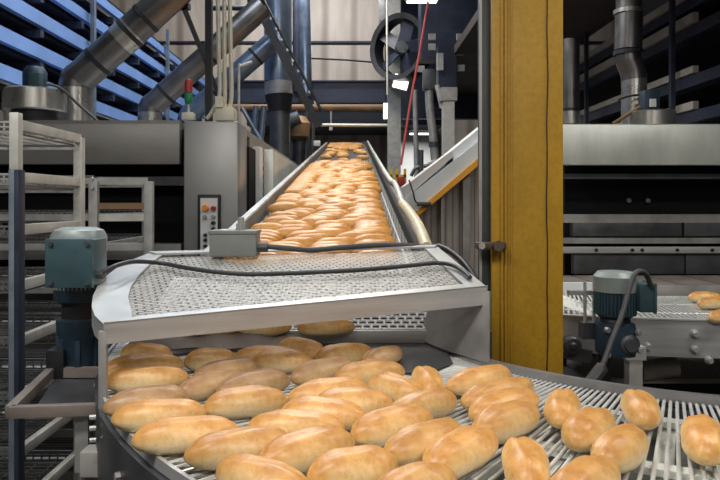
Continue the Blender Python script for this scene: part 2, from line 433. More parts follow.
tag(MB().box((at(68, 118, 5.6).x+.06, 5.75, 2.032), (.2, .3, .2)).build('oven_burner_box', 'black_metal'), 'black box on the left oven between fan and first duct', 'box')

# ------------------------------------------------------------------ slanting ducts
def duct(label, P, Y, r, m, collar, seams, el, grp=None):
    t = thing('exhaust_duct', label, 'duct', at(*P[0], Y), grp)
    a, b = at(*P[0], Y), at(*P[1], Y)
    pp = MB().cyl(a, b, r, n=32).build('pipe', m, t)
    for s in seams:
        d = (b-a).normalized(); c = a+(b-a)*s
        MB().cyl(c-d*.018, c+d*.018, r*1.05, n=32).build('band', 'black_metal', pp)
    foot = at(collar[0], collar[1], Y)
    n = MB(); n.lathe(foot, [(r*1.02, 1.931-foot.z), (r*1.02, 0.0)], 30); n.build('collar', 'duct_bright', t)
    MB().tube([foot+Vector((0, 0, -.02)), foot+Vector((.01, 0, .07)), a, a+(b-a)*.08], r*1.0, 28).build('elbow', m, t)
    return t
d1 = duct('largest slanting steel duct rising from the left oven, nearest one', ((80, 78), (186, -18)), 5.3, .128, 'duct', (75.5, 89), (.17, .47, .62), 0)
MB().cyl(at(120, 41.8, 5.3), at(133, 30, 5.3), .131, n=32).build('sleeve', 'duct_bright', d1)
d2 = duct('second slanting steel duct, behind the black pole on the left oven', ((155, 103), (263, 6)), 7.1, .125, 'duct', (150, 113), (.1, .5), 0)
d3 = duct('third and farthest slanting duct, bluish, below the second one', ((190, 114), (272, 42)), 8.7, .13, 'duct_blue', (187, 124), (.3, .8), 0)
vd = thing('vertical_duct', 'tall upright blue-grey duct with dark lower half beside the slanting ducts', 'duct', at(279, 160, 9.1))
MB().cyl(at(278, 82, 9.1), at(278, -70, 9.1), .19, n=32).build('pipe', 'duct_blue', vd)
MB().cyl(at(279, 96, 9.1), at(278, 82, 9.1), .19, n=28).build('band', 'dull_steel', vd)
MB().cyl(at(280, 112, 9.1), at(279, 95, 9.1), .15, .2, n=28).build('reducer', 'black_metal', vd)
MB().cyl((at(280, 111, 9.1).x, 9.1, 1.931), at(280, 111, 9.1), .14, n=28).build('pipe', 'dark_steel', vd)
vd = thing('vertical_duct', 'slim bright bluish upright duct against the beige far wall', 'duct', at(306, 96, 13.6))
MB().cyl(at(306, 97, 14.275), at(303, -40, 14.275), .135, n=24).build('pipe', 'duct_blue', vd)
MB().cyl(at(297, 92, 14.28), at(297, -40, 14.28), .095, n=20).build('side_pipe', 'navy', vd)
# diagonal brace and sway rod
br = thing('diagonal_brace', 'long dark diagonal brace falling from upper left towards the far conveyor end', 'brace', at(318, 126, 8.3))
MB().bar(at(247, -14, 8.3), at(319, 126, 8.3), .09, .10).build('beam', 'black_metal', br)
MB().cyl(at(256, -14, 8.2), at(322, 112, 8.2), .018).build('cable', 'black_metal', br)
for k in range(12):
    u = k/12; MB().box(at(256+66*u-1, -14+126*u+1, 8.21), (.035, .04, .035)).build('cable_clip', 'dull_steel', br)
tag(MB().box(at(257, 3, 8.4), (.22, .2, .16)).build('brace_plate', 'black_metal'), 'dark gusset plate where brace and second duct meet', 'plate')
sr = thing('stay_rod', 'thin dark stay rod slanting between the first and second ducts', 'rod', at(217, 90, 6.0))
MB().cyl(at(184, 8, 5.36), at(206, 62, 6.3), .022).cyl(at(206, 62, 6.3), at(222, 104, 6.9), .022).build('rod', 'black_metal', sr)
MB().box(at(184, 6, 5.38), (.09, .09, .05)).build('bracket', 'black_metal', sr)
tag(MB().cyl(at(212, 8, 9.1), at(272, 8, 9.1), .035).build('tie_bar', 'black_metal'), 'short dark horizontal bar meeting the top of the second duct', 'bar')
tag(MB().tube([at(239, 140.6, 5.5), at(239, 70, 5.5), at(241, 66, 5.5), at(252, 62, 5.5)], .012, 8).build('thin_conduit', 'dull_steel'), 'thin dark conduit rising behind the oven end towards the ducts', 'conduit')
bp = thing('blue_pipes', 'pair of short blue slanting pipes behind the left oven side', 'pipes', at(258, 140, 8.0))
for x in (251, 259): MB().cyl((at(x, 136, 8.0).x, 8.0, 1.935), at(x+5, 106, 8.0), .035).build('pipe', 'duct_blue', bp)
MB().cyl(at(242, 108, 7.9), at(262, 142, 7.9), .025).build('stay', 'duct_blue', bp)
ct = thing('pipe_cluster', 'dark tangle of valves and pipes beside the far conveyor end', 'pipework', at(300, 168, 10.2))
for x, y0, y1, r in ((291, 168, 120, .06), (299, 170, 128, .09), (306, 165, 112, .04), (312, 160, 118, .03)):
    MB().cyl(at(x, y0, 10.2), at(x+1, y1, 10.2), r).build('pipe', 'dark_steel', ct)
MB().lathe(at(299, 140, 10.1), [(.05, 0), (.16, .05), (.18, .25), (.10, .36)], 20).build('valve_body', 'rust', ct)
MB().cyl(at(275, 128, 10), at(300, 118, 10), .12).build('elbow_pipe', 'dark_steel', ct)
MB().box(at(317, 143.5, 9.9), (.10, .08, .08), bev=.01).build('gauge_box', 'white', ct)
# ================================================================== right side
ovr = oven(1, 'long steel tunnel oven on the right with pale top panel and dark slot', 1.44, 5.0, 4.42, 'oven_steel', None)
xr = 3.1
MB().box((xr, 4.41, 1.797), (3.7, .08, .265), bev=.008).box((xr, 4.5, 1.93), (3.7, .24, .015)).build('hood_panel', 'oven_pale', ovr)
MB().box((xr, 4.52, 1.595), (3.7, .05, .035)).build('slot_strip', 'dark_steel', ovr)
MB().box((xr, 4.42, 1.31), (3.7, .10, .055)).build('slot_sill', 'dull_steel', ovr)
s = MB()
for k in range(5): s.box((1.45+.74*k+.36, 4.40, 1.24), (.725, .06, .092), bev=.004)
s.build('sill_panel', 'dark_steel', ovr)
MB().box((xr, 4.38, 1.165), (3.7, .10, .035)).build('guide_rail', 'dull_steel', ovr)
MB().box((xr, 4.34, 1.105), (3.7, .04, .042), bev=.004).build('bolt_rail', 'steel', ovr)
BR = ovr.children[-1]
for x in (596, 632, 642, 677, 712): q = at(x, 251.5, 4.32); MB().cyl((q.x, 4.325, 1.106), (q.x, 4.31, 1.106), .011, n=10).build('bolt', 'black_metal', BR)
s = MB()
for k in range(5): s.box((1.45+.74*k+.36, 4.37, 1.01), (.73, .05, .13), bev=.003)
s.build('panel', 'dark_steel', ovr)
for x in (628, 647): q = at(x, 200.5, 4.74); MB().cyl((q.x, 4.74, q.z), (q.x, 4.72, q.z), .017, n=12).build('slot_light', 'duct_bright', ovr)
s = MB()
for k in range(16):
    s.box((1.3+k*.24, 4.06, .935), (.225, .50, .012), rz=.0)
s.build('outfeed_slat', 'brick_brown', ovr)
MB().box((xr, 3.82, .90), (3.8, .04, .08)).build('outfeed_edge', 'black_metal', ovr)
# pipes and drum on the right oven
rd = thing('exhaust_duct', 'steel duct with an elbow standing on the right oven', 'duct', at(630, 124, 5.4))
MB().cyl(at(629, 12, 5.4), at(627, -60, 5.4), .10, n=32).cyl(at(628, 50, 5.4), at(629, 12, 5.4), .108, n=32).build('pipe', 'duct', rd)
MB().cyl(at(628, 14, 5.4), at(628, 10, 5.4), .114, n=32).build('band', 'duct_bright', rd)
MB().cyl(at(628, 55, 5.4), at(628, 51, 5.4), .116, n=32).build('band', 'black_metal', rd)
MB().tube([at(628, 52, 5.4), at(628.5, 60, 5.4), at(633, 72, 5.4), at(634, 80, 5.4)], .10, 30).build('elbow', 'duct', rd)
MB().cyl((at(634, 0, 5.4).x, 5.4, 1.931), at(634, 76, 5.4), .098, n=32).build('pipe', 'duct_bright', rd)
rd = thing('exhaust_duct', 'slim upright steel duct on the right oven close to the yellow pillar', 'duct', at(570, 124, 6.0))
MB().cyl((at(570, 0, 6.0).x, 6.0, 1.931), at(570, 40, 6.0), .085, n=28).build('pipe', 'duct', rd)
MB().cyl(at(570, 111, 6.0), at(570, 109, 6.0), .09, n=28).build('band', 'black_metal', rd)
MB().cyl(at(570, 124, 6.0), at(570, 112, 6.0), .088, n=28).build('foot', 'duct_bright', rd)
fu = thing('exhaust_fan', 'round steel fan drum beside the elbowed duct on the right oven', 'fan', at(650, 128, 5.05))
q = at(652, 125, 5.05)
MB().lathe((q.x, 5.05, 1.931), [(.16, 0), (.17, .01), (.17, .17), (.16, .18)], 34).build('drum', 'duct_bright', fu)
q = at(649.5, 104, 5.05)
MB().box((q.x, 5.05, q.z), (.12, .10, .20), bev=.01).build('motor', 'motor_cast', fu)
MB().box((q.x, 4.995, q.z), (.045, .02, .06)).build('name_plate', 'white', fu)
tag(MB().cyl(at(613, 124, 5.0), at(640, 107, 5.05), .014).build('strut_rod', 'rust'), 'thin brown rod leaning on the elbowed duct', 'rod')
tag(MB().tube([at(618, 100, 5.2), at(630, 96, 5.2), at(652, 94, 5.25)], .008, 8).build('fan_cable', 'rubber'), 'thin black cable across the elbowed duct to the fan', 'cable')

# ------------------------------------------------------------------ right conveyor
rc = thing('curved_conveyor', 'second steel belt conveyor at right in front of the oven slot', 'conveyor', (1.5, 2.9, 0))
zR = .95
cc = (1.75, 5.6)     # gentle bend
def rarc(r, z, a0=250, a1=292, n=24): return arc(cc, r, a0, a1, n, z)
s = MB()
for k in range(86):
    a = math.radians(252+k*.44)
    s.bar((cc[0]+2.32*math.cos(a), cc[1]+2.32*math.sin(a), zR), (cc[0]+3.06*math.cos(a), cc[1]+3.06*math.sin(a), zR), .0095, .006)
for r in (2.35, 2.6, 2.85, 3.04):
    s.tube(rarc(r, zR), .004, 6, smooth=False)
s.build('belt', 'rod', rc)
MB().strip(rarc(2.30, zR-.02), rarc(3.05, zR-.02), (0, 0, -.006)).build('bed', 'pan', rc)
MB().strip(rarc(3.09, zR+.012), rarc(3.09, zR-.13), (0, .012, 0)).strip(rarc(3.06, zR+.012), rarc(3.095, zR+.012), (0, 0, .006)).build('side_plate', 'steel', rc)
MB().strip(rarc(2.28, zR+.05), rarc(2.28, zR-.10), (0, .012, 0)).build('back_plate', 'dull_steel', rc)
for px, py in ((655, 346.5), (699.5, 333.5), (699.5, 349), (713, 360)):
    q = at(px, py, 2.5); yy = cc[1]-math.sqrt(3.092**2-(q.x-cc[0])**2)
    MB().lathe((q.x, yy, at(px, py, yy).z), [(.010, -.02), (.016, -.006), (.016, .0), (.010, .008)], 14, 'Y').build('bolt', 'bright_steel', rc)
q = at(631, 384, 2.55)
MB().box((q.x, 2.53, .43), (.05, .05, .86)).box((q.x, 2.53, .845), (.075, .06, .05)).build('leg', 'galv', rc)
q = at(607, 384, 2.7)
MB().box((q.x, 2.75, .42), (.05, .05, .84)).build('leg', 'dark_steel', rc)
MB().box((2.1, 2.75, .42), (.05, .05, .84)).build('leg', 'galv', rc)
MB().cyl(at(640, 371, 2.8), at(676, 366, 2.8), .042).build('cross_tube', 'dull_steel', rc)
MB().box((1.6, 3.0, .66), (1.5, .4, .02)).build('drip_tray', 'brick_brown', rc)
# outfeed section left of motor
of = thing('roller_table', 'pale roller slide behind the motor and the yellow pillar', 'roller table', (.98, 3.0, 0))
for k in range(3):
    MB().bar((.86+.07*k, 3.35, .965-.01*k), (1.04+.07*k, 2.62, .925-.01*k), .05, .03).build('slide_rail', 'wear', of)
MB().box((.98, 3.36, .975), (.5, .03, .07)).build('back_plate', 'chute', of)
MB().box((.84, 3.32, 1.07), (.05, .05, .09)).build('bracket', 'galv', of)
MB().box((.95, 3.05, .46), (.05, .05, .92)).box((1.1, 3.05, .90), (.36, .04, .04)).build('stand', 'dark_steel', of)
for k in (0, 1):
    q = at(571 if k == 0 else 577, 345 if k == 0 else 349, 2.6+.1*k)
    MB().lathe(q, [(.010, -.034), (.014, -.03), (.016, -.028), (.030, -.026), (.036, -.02), (.036, .02), (.018, .03)], 22, 'Y').build('sprocket', 'dark_steel', of)
MB().bar(at(566, 352, 2.62), at(590, 356, 2.62), .04, .05).build('base_bar', 'dark_steel', of)
for px in (585, 594): MB().cyl(at(px, 326, 2.45), at(px, 281, 2.45), .006).build('threaded_rod', 'rod', of)
MB().box(at(583, 292.5, 2.46), (.11, .03, .016)).build('clamp_plate', 'bright_steel', of)
MB().box(at(590, 330, 2.46), (.07, .05, .06)).build('clamp_block', 'dark_steel', of)

# right motor
mr = thing('gear_motor', 'blue-grey gear motor standing upright right of the yellow pillar', 'motor', at(614, 357, 2.36))
q = at(615, 271.5, 2.36); z0, z1 = at(0, 318, 2.36).z, q.z
H = z1-z0
MB().lathe((q.x, 2.36, z0), [(.050, 0), (.062, .01), (.067, .05), (.067, H*.55)], 32).build('stator', 'motor_cast', mr)
s = MB()
for k in range(36):
    a = 2*math.pi*k/36
    s.box((q.x+.0685*math.cos(a), 2.36+.0685*math.sin(a), z0+H*.34), (.008, .0025, H*.5), rz=a)
s.build('cooling_fins', 'motor_blue', mr)
MB().lathe((q.x, 2.36, z0+H*.58), [(.073, 0), (.074, H*.32), (.060, H*.42), (.0, H*.42)], 32).build('fan_cowl', 'motor_cowl', mr)
b0, b1 = at(635, 283, 2.33), at(650, 311, 2.33)
MB().box(((b0.x+b1.x)/2, 2.34, (b0.z+b1.z)/2), (b1.x-b0.x, .10, b0.z-b1.z), bev=.007).build('terminal_box', 'motor_blue', mr); TB = mr.children[-1]
MB().box((b1.x+.002, 2.34, (b0.z+b1.z)/2), (.008, .106, b0.z-b1.z+.006), bev=.002).build('box_lid', 'motor_blue', TB)
MB().lathe((q.x, 2.36, z0-.03), [(.05, 0), (.055, .012), (.05, .03)], 28).build('flange', 'black_metal', mr)
g = at(615, 338, 2.36)
MB().box((g.x, 2.36, g.z), (.115, .11, .125), bev=.018).build('gearbox', 'motor_cast', mr)
MB().lathe((g.x+.03, 2.295, g.z-.012), [(.0, -.012), (.022, -.012), (.024, 0), (.034, .004), (.036, .02)], 24, 'Y').build('output_shaft', 'dark_steel', mr)
for dx, dz in ((.058, .03), (.062, -.03), (-.05, .04), (-.05, -.045)):
    MB().lathe((g.x+dx, 2.30, g.z+dz), [(.008, -.012), (.011, -.006), (.011, .006)], 10, 'Y').build('bolt', 'dull_steel', mr)
MB().tube([at(652, 290, 2.30), at(646, 274, 2.26), at(637, 272, 2.24), at(631, 283, 2.22), at(622, 315, 2.18), at(612, 340, 2.15), at(602, 366, 2.12), at(590, 382, 2.09), at(580, 420, 2.10), at(585, 560, 2.2), at(600, 648, 2.25)], .009, 12).build('power_cable', 'grey_hose', mr)
gl = at(596, 374, 2.1)
MB().bar(at(603, 366, 2.12), at(592, 381, 2.09), .030, .030, bev=.006).cyl(at(600, 369, 2.11), at(588, 384, 2.08), .019, n=8).build('cable_gland', 'grey_hose', mr)

# ------------------------------------------------------------------ yellow pillar and grey pole
yp = thing('yellow_pillar', 'wide yellow painted steel pillar from floor to ceiling', 'pillar', (.585, 2.36, 0))
x0, x1 = (500-VX)/F*2.25, (563.5-VX)/F*2.25
zt = 3.2
MB().box(((x0+x1)/2, 2.35, zt/2), (x1-x0, .20, zt), bev=.006).build('column', 'yellow', yp)
MB().box(((493-VX)/F*2.25+.022, 2.30, zt/2), (.030, .08, zt), rz=-.25, bev=.003).build('edge_flange', 'yellow', yp)
for x in (502, 506):
    MB().box(((x-VX)/F*2.24, 2.247, zt/2), (.007, .012, zt), bev=.002).build('edge_bead', 'yellow', yp)
MB().box(((511.5-VX)/F*2.24, 2.247, zt/2), (.004, .008, zt)).build('seam', 'yellow', yp)
s = MB()
P = [((547.5+.5*math.sin(k*1.7)+.4*math.sin(k*.6)-VX)/F*2.245, 2.2492, zt*k/40) for k in range(41)]
s.tube(P, .0022, 6, smooth=False); s.build('weld_crack', 'black_metal', yp)
q = at(478.5, 245, 2.3)
gp = thing('grey_pole', 'slim grey steel pole just left of the yellow pillar', 'pole', (.452, 2.3, 0))
MB().box((.458, 2.32, 1.6), (.040, .036, 3.2), bev=.004).build('post', 'pole_grey', gp)
MB().box((.441, 2.302, 1.6), (.009, .010, 3.2)).build('edge_strip', 'dull_steel', gp)
cl = thing('pipe_clamp', 'rusty pole clamp tying the grey pole to the yellow pillar', 'clamp', at(492, 250, 2.22))
MB().box(at(484, 245.5, 2.24), (.055, .06, .022), bev=.004).box(at(497, 245.5, 2.24), (.055, .045, .024), bev=.004).build('bracket', 'rust_dark', cl)
MB().cyl(at(499, 246, 2.22), at(499, 246, 2.19), .019, n=6).build('nut', 'rust_dark', cl)
MB().cyl(at(482, 246, 2.22), at(482, 246, 2.20), .012, n=6).build('nut', 'dull_steel', cl)

# ------------------------------------------------------------------ inclined chute and panels right of the slope
ch = thing('sloping_chute', 'pale blue-grey sloping chute with an orange stripe behind the grey pole', 'chute', at(455, 215, 4.95))
def para(pts, Y, d, nm, m):
    MB().prism([at(x, y, Y) for x, y in pts], (0, d, 0)).build(nm, m, ch)
para([(405, 186), (452, 150.5), (454, 156), (405, 199)], 4.9, .5, 'cover', 'chute_top')
para([(452, 150.5), (546, 74), (546, 92), (454, 168)], 4.92, .5, 'cover', 'chute')
para([(405, 199), (546, 88), (546, 100), (420, 209), (406, 217)], 4.88, .5, 'side_plate', 'chute')
para([(419, 209), (546, 100), (546, 109), (411, 222)], 4.86, .4, 'orange_stripe', 'orange')
MB().cyl(at(440, 163, 4.93), at(452, 155, 4.93), .02).build('handle', 'dull_steel', ch)
MB().box(at(424, 204, 4.84), (.10, .06, .03), bev=.006).build('latch', 'dark_steel', ch)
MB().tube([at(409, 180, 4.86), at(413, 192, 4.84), at(416, 202, 4.84), at(424, 204, 4.83)], .006, 6).build('latch_wire', 'rubber', ch)
pn = thing('corrugated_panel', 'brown-grey corrugated sheet wall under the orange-striped chute', 'panel', at(460, 330, 5.2))
a = [at(418, 216, 5.2), at(530, 121, 5.2)]
MB().prism([a[0], a[1], (a[1].x, 5.2, 0), (a[0].x, 5.2, 0)], (0, .05, 0)).build('sheet', 'corr', pn)
MB().prism([at(490, 156, 5.1), at(500, 148, 5.1), at(500, 600, 5.1), at(490, 600, 5.1)], (0, .05, 0)).build('pale_strip', 'chute', pn)
MB().prism([at(441, 199, 5.12), at(444, 196, 5.12), at(444, 600, 5.12), at(441, 600, 5.12)], (0, .05, 0)).build('seam_strip', 'steel', pn)
MB().prism([at(463, 181, 5.12), at(470, 175, 5.12), at(470, 600, 5.12), at(463, 600, 5.12)], (0, .05, 0)).build('seam_strip', 'dull_steel', pn)
tag(MB().box(at(413, 240, 6.2), (.16, .4, .5)).box((at(411, 260, 6.3).x, 6.3, .75), (.25, .3, 1.5)).build('drive_unit', 'dark_steel'), 'dark drive unit below the lower end of the sloping chute', 'machine')
# far right-of-slope clutter
gc = tag(MB().box((at(394, 0, 11.5).x, 11.5, 3.6), (.03, .2, 7.2)).box((at(394, 0, 11.5).x, 11.4, 3.6), (.22, .03, 7.2)).box((at(394, 0, 11.5).x, 11.6, 3.6), (.22, .03, 7.2)).build('steel_column', 'galv_grey'), 'grey steel column right of the far conveyor end', 'column')
fan = thing('wall_fan', 'large dark round ventilation fan high up right of the beige wall', 'fan', at(401, 82, 12.0))
q = at(402, 48, 10.9)
R = Matrix.Rotation(math.radians(-38), 4, 'Z')
def ringy(r0, r1, d, nm, m, y=0):
    s = MB(); A = []; B = []
    n = 40
    s.lathe((0, 0, 0), [(r0, -d), (r1, -d), (r1, d), (r0, d)], n, 'Y')
    bmesh.ops.transform(s.b, matrix=Matrix.Translation(q) @ R @ Matrix.Translation((0, y, 0)), verts=s.b.verts)
    return s.build(nm, m, fan)
s = MB()
prof = [(.46, -.14), (.545, -.16), (.545, .13), (.46, .11)]
rg = []
for r, z in prof:
    rg.append([s.b.verts.new(Vector((r*math.cos(2*math.pi*k/40), z, r*math.sin(2*math.pi*k/40)))) for k in range(40)])
for i in range(4):
    A, B = rg[i], rg[(i+1) % 4]
    for k in range(40): s.b.faces.new((A[k], A[(k+1) % 40], B[(k+1) % 40], B[k]))
bmesh.ops.transform(s.b, matrix=Matrix.Translation(q) @ R, verts=s.b.verts)
s.build('shroud', 'black_metal', fan)
for k in range(5):
    a = 2*math.pi*k/5
    s = MB(); s.box((.27, 0, 0), (.42, .02, .2), rot=Matrix.Rotation(a, 4, 'Y') @ Matrix.Rotation(.5, 4, 'X'))
    # blade offset from hub
    bmesh.ops.transform(s.b, matrix=Matrix.Translation(Vector((.27*math.cos(a)-.27, 0, -.27*math.sin(a)))), verts=s.b.verts)
    bmesh.ops.transform(s.b, matrix=Matrix.Translation(q) @ R, verts=s.b.verts)
    s.build('blade', 'navy', fan)
MB().lathe(q, [(.10, -.1), (.12, 0), (.10, .1)], 18, 'Y').build('hub', 'dark_steel', fan)
tag(MB().cyl(at(385, -290, 10.5), at(387.5, 95, 10.5), .018).build('drop_pipe', 'conduit'), 'thin pale drop pipe in front of the ventilation fan', 'pipe')
tag(MB().box(at(382, 15, 15.0), (.16, .1, .9)).build('wall_lamp_strip', 'duct_bright'), 'narrow bright metal strip on the far wall left of the fan', 'strip')
def lamp(label, c, d, rot=None, name='lamp_fixture'):
    t = thing(name, label, 'lamp', c)
    MB().box(Vector(c)+Vector((0, .03, 0)) if rot is None else Vector(c)+rot@Vector((0, .03, 0)), (d[0]*1.1, d[1], d[2]*1.08), rot=rot).build('housing', 'galv_grey', t)
    MB().box(c, (d[0], d[1], d[2]), rot=rot).build('diffuser', 'lamp', t)
    MB().cyl(Vector(c)+Vector((0, .04, 0)), (c[0], c[1]+.04, 7.4), .008, n=8).build('suspension_rod', 'black_metal', t)
lamp('bright slanted square lamp below the ventilation fan', at(401, 82, 11), (.24, .04, .22), Matrix.Rotation(.25, 4, 'Y'))
lamp('narrow upright bright lamp left of the grey steel column', at(385.5, 111, 13), (.08, .04, .30))
hl = thing('hanging_lamp', 'warm lamp fixture at the top edge holding the red cord', 'lamp', at(422, 0, 8.0))
MB().box(at(422, -2.5, 8.0), (.40, .18, .06), bev=.01).build('housing', 'brick_brown', hl)
MB().box(at(422, .8, 8.0), (.36, .14, .02)).build('diffuser', 'lamp', hl)
tag(MB().tube([at(428, 2, 7.9), at(420, 50, 7.9), at(410, 105, 7.9), at(401, 165, 7.9)], .014, 8).build('pull_cord', 'cord'), 'long red pull cord hanging from the warm lamp fixture', 'cord')
tag(MB().box((1.35, 15.8, 1.6), (1.1, .06, 3.2)).build('white_partition', 'white'), 'bright white partition panel at the far end beyond the red cord', 'panel')
hd = thing('hanging_duct', 'grey flexible hose with dark box hanging beside the red cord', 'duct', at(434, 158, 8.6))
MB().tube([at(429, 90, 8.6), at(430, 110, 8.6), at(433, 135, 8.6), at(435, 160, 8.6)], .055, 16).build('hose', 'galv_grey', hd)
MB().box(at(429, 80, 8.6), (.16, .16, .26), bev=.01).build('box', 'dark_steel', hd)
MB().cyl(at(434, 142, 8.6), at(434, 147, 8.6), .07).build('band', 'dark_steel', hd)
hd = thing('hanging_duct', 'pale rectangular drop duct right of the grey flexible hose', 'duct', at(448, 170, 8.2))
MB().box(at(448, 130, 8.2), (.14, .14, 1.0)).build('pipe', 'galv', hd)
MB().box(at(448, 95, 8.2), (.2, .2, .16)).build('funnel', 'dull_steel', hd)
MB().cyl(at(437, 85, 8.3), at(442, 108, 8.3), .03).build('branch_pipe', 'galv', hd)
tag(MB().cyl(at(415, 90, 9.0), (at(419, 165, 9.0).x, 9.0, 0), .035).build('thin_pole', 'galv_grey'), 'thin grey pole between the red cord and the flexible hose', 'pole')
yc = thing('yellow_guard', 'small yellow guard rail with a red box at the far end', 'guard rail', at(398, 195, 8.0))
for x in (391, 397, 405): MB().box(at(x, 186, 8.0), (.03, .03, .42)).build('post', 'yellow_rail', yc)
for y in (176, 186): MB().box(at(398, y, 8.0), (.20, .03, .035)).build('rail', 'yellow_rail', yc)
tag(MB().box(at(401, 181, 7.94), (.09, .09, .11), bev=.02).build('red_box', 'red'), 'small red box hanging on the yellow guard rail', 'box')
tag(MB().box((at(400, 205, 8.1).x, 8.3, .75), (.3, .3, 1.5)).build('pump_unit', 'dull_steel'), 'grey pump block below the yellow guard rail', 'machine')
tag(MB().tube([at(411, 176, 7.5), at(416, 168, 7.5), at(425, 166, 7.5), at(438, 160, 7.5)], .02, 8).cyl((at(420, 0, 7.5).x, 7.5, 0), at(421, 150, 7.5), .03).build('pipe_loop', 'dark_steel'), 'dark bent pipe just above the lower end of the chute', 'pipe')
# ================================================================== curved belt in front
C0 = (1.08, 2.22); RI, RO, ZB = .915, 1.80, 1.0
A0, A1 = 183, 278
cb = thing('curved_conveyor', 'curved steel rod belt conveyor carrying bread rolls across the foreground', 'conveyor', (-.1, 1.1, 0))
s = MB()
n = 124
for k in range(n+1):
    a = math.radians(A0+(A1-A0)*k/n); ca, sa = math.cos(a), math.sin(a)
    s.cyl((C0[0]+(RI-.004)*ca, C0[1]+(RI-.004)*sa, ZB-.004), (C0[0]+RO*ca, C0[1]+RO*sa, ZB-.004), .0036, n=8)
s.build('belt_rods', 'rod', cb)
def saw(r0, r1, nm, m, per=1, w=.0032):
    s = MB(); P = []
    for k in range(n*per+1):
        a = math.radians(A0+(A1-A0)*k/(n*per)); r = r0 if k % 2 else r1
        P.append((C0[0]+r*math.cos(a), C0[1]+r*math.sin(a), ZB-.006))
    for p, q in zip(P, P[1:]): s.bar(p, q, w*1.6, w)
    return s.build(nm, m, cb)
saw(RO-.055, RO-.012, 'edge_links', 'rod', 2); saw(RO-.11, RO-.075, 'edge_links', 'rod', 2)
saw(RI+.012, RI+.03, 'inner_links', 'black_metal', 2, .006)
for r, w in ((1.02, .03), (1.28, .03), (1.52, .028), (1.70, .02)):
    MB().strip(arc(C0, r-w/2, A0, A1, 60, ZB-.012), arc(C0, r+w/2, A0, A1, 60, ZB-.012), (0, 0, -.012)).build('wear_strip', 'wear', cb)  # plastic wear strips, kept pale to paint in white reflections under the rods
MB().strip(arc(C0, RI-.02, A0, A1, 60, ZB-.055), arc(C0, RO-.01, A0, A1, 60, ZB-.055), (0, 0, -.01)).build('under_tray', 'pan', cb)
s = MB()
for k in range(26):
    a = math.radians(A0+(A1-A0)*(k+.5)/26)
    s.bar((C0[0]+.95*math.cos(a), C0[1]+.95*math.sin(a), ZB-.035), (C0[0]+1.75*math.cos(a), C0[1]+1.75*math.sin(a), ZB-.035), .016 if k < 16 else .030, .01)
s.build('support_reflection_slats', 'wear', cb)  # pale support slats, their white also painting reflections between the rods
# rims
s = MB()
s.strip(arc(C0, RI, A0-2, A1, 70, ZB+.017), arc(C0, RI-.016, A0-2, A1, 70, ZB+.017), (0, 0, -.06)); s.build('inner_rim', 'rim_steel', cb)
s = MB()
s.strip(arc(C0, RO+.002, A0, A1, 70, ZB+.004), arc(C0, RO+.009, A0, A1, 70, ZB+.004), (0, 0, -.02)); part_label(s.build('outer_rim', 'bright_steel', cb), 'bright steel rim edge')
s = MB()
s.strip(arc(C0, RO+.006, A0, A1, 70, ZB-.02), arc(C0, RO+.018, A0, A1, 70, ZB-.02), (0, 0, -.42)); s.build('outer_wall', 'dark_steel', cb)
for k, a in enumerate((196, 214, 222, 236)):
    v = Vector((math.cos(math.radians(a)), math.sin(math.radians(a)), 0))
    p = Vector((C0[0], C0[1], ZB-.06-.02*(k % 2)))+v*(RO+.017)
    MB().cyl(p, p+v*.01, .008, n=8).build('rim_bolt', 'dull_steel', cb)
for a, r in ((200, RO-.06), (240, RO-.06), (265, RO-.06), (200, 1.0), (268, 1.0)):
    MB().box((C0[0]+r*math.cos(math.radians(a)), C0[1]+r*math.sin(math.radians(a)), .465), (.05, .05, .93)).build('leg', 'galv_grey', cb)
# post at the left with bolts and foot
p = at(101, 420, 1.40)
MB().box((p.x, 1.412, .575), (.017, .014, 1.14), bev=.003).build('corner_post', 'dull_steel', cb)
for y in (417, 428, 440): q = at(96, y, 1.39); MB().cyl(q, q+Vector((-.012, -.004, 0)), .0055, n=8).build('post_bolt', 'bright_steel', cb)
q = at(91, 468, 1.40)
MB().box((q.x, 1.44, q.z), (.062, .05, .055), bev=.004).build('post_bracket', 'galv', cb)
# transfer plate, step
P = [(-.66, 1.965), (-.615, 1.72), (-.40, 1.85), (-.05, 1.83), (.10, 1.60), (.19, 1.61), (.255, 1.70), (.262, 1.965)]
MB().prism([(x, y, ZB+.003) for x, y in P], (0, 0, .003)).build('transfer_plate', 'plate', cb)
s = MB()     # limp rubber flap with waves under the hood
A = []; B = []
for k in range(41):
    x = -.64+.53*k/40; f_ = min(1, (40-k)/10)
    A.append((x, 1.855+.012*math.sin(k*.55), ZB+.008)); B.append((x, 1.93, ZB+.008+f_*(.034+.008*math.sin(k*.75+.6))))
s.strip(A, B, (0, .002, .002)); part_label(s.build('transfer_flap', 'brick_brown', cb), 'wavy dull transfer flap')

# ------------------------------------------------------------------ sloping conveyor
def zb(Y): return 1.165+.128*(Y-2.3)
sc = thing('sloping_conveyor', 'long sloping steel conveyor packed with bread rolls, running to the back', 'conveyor', (-.13, 7.5, 0))
XL, XR, Y0, Y1 = -.49, .235, 2.3, 13.0
MB().strip([(XL, Y0, zb(Y0)), (XL, Y1, zb(Y1))], [(XR, Y0, zb(Y0)), (XR, Y1, zb(Y1))], (0, 0, -.006)).build('belt', 'incline', sc)
MB().strip([(XL, Y0, zb(Y0)-.05), (XL, Y1, zb(Y1)-.05)], [(XR, Y0, zb(Y0)-.05), (XR, Y1, zb(Y1)-.05)], (0, 0, -.006)).build('bed', 'black_metal', sc)
s = MB()
for x in (.06, .10, .135, .165, .20): s.bar((x, Y0, zb(Y0)+.003), (x, Y1, zb(Y1)+.003), .007, .004)
s.build('guide_wires', 'dull_steel', sc)
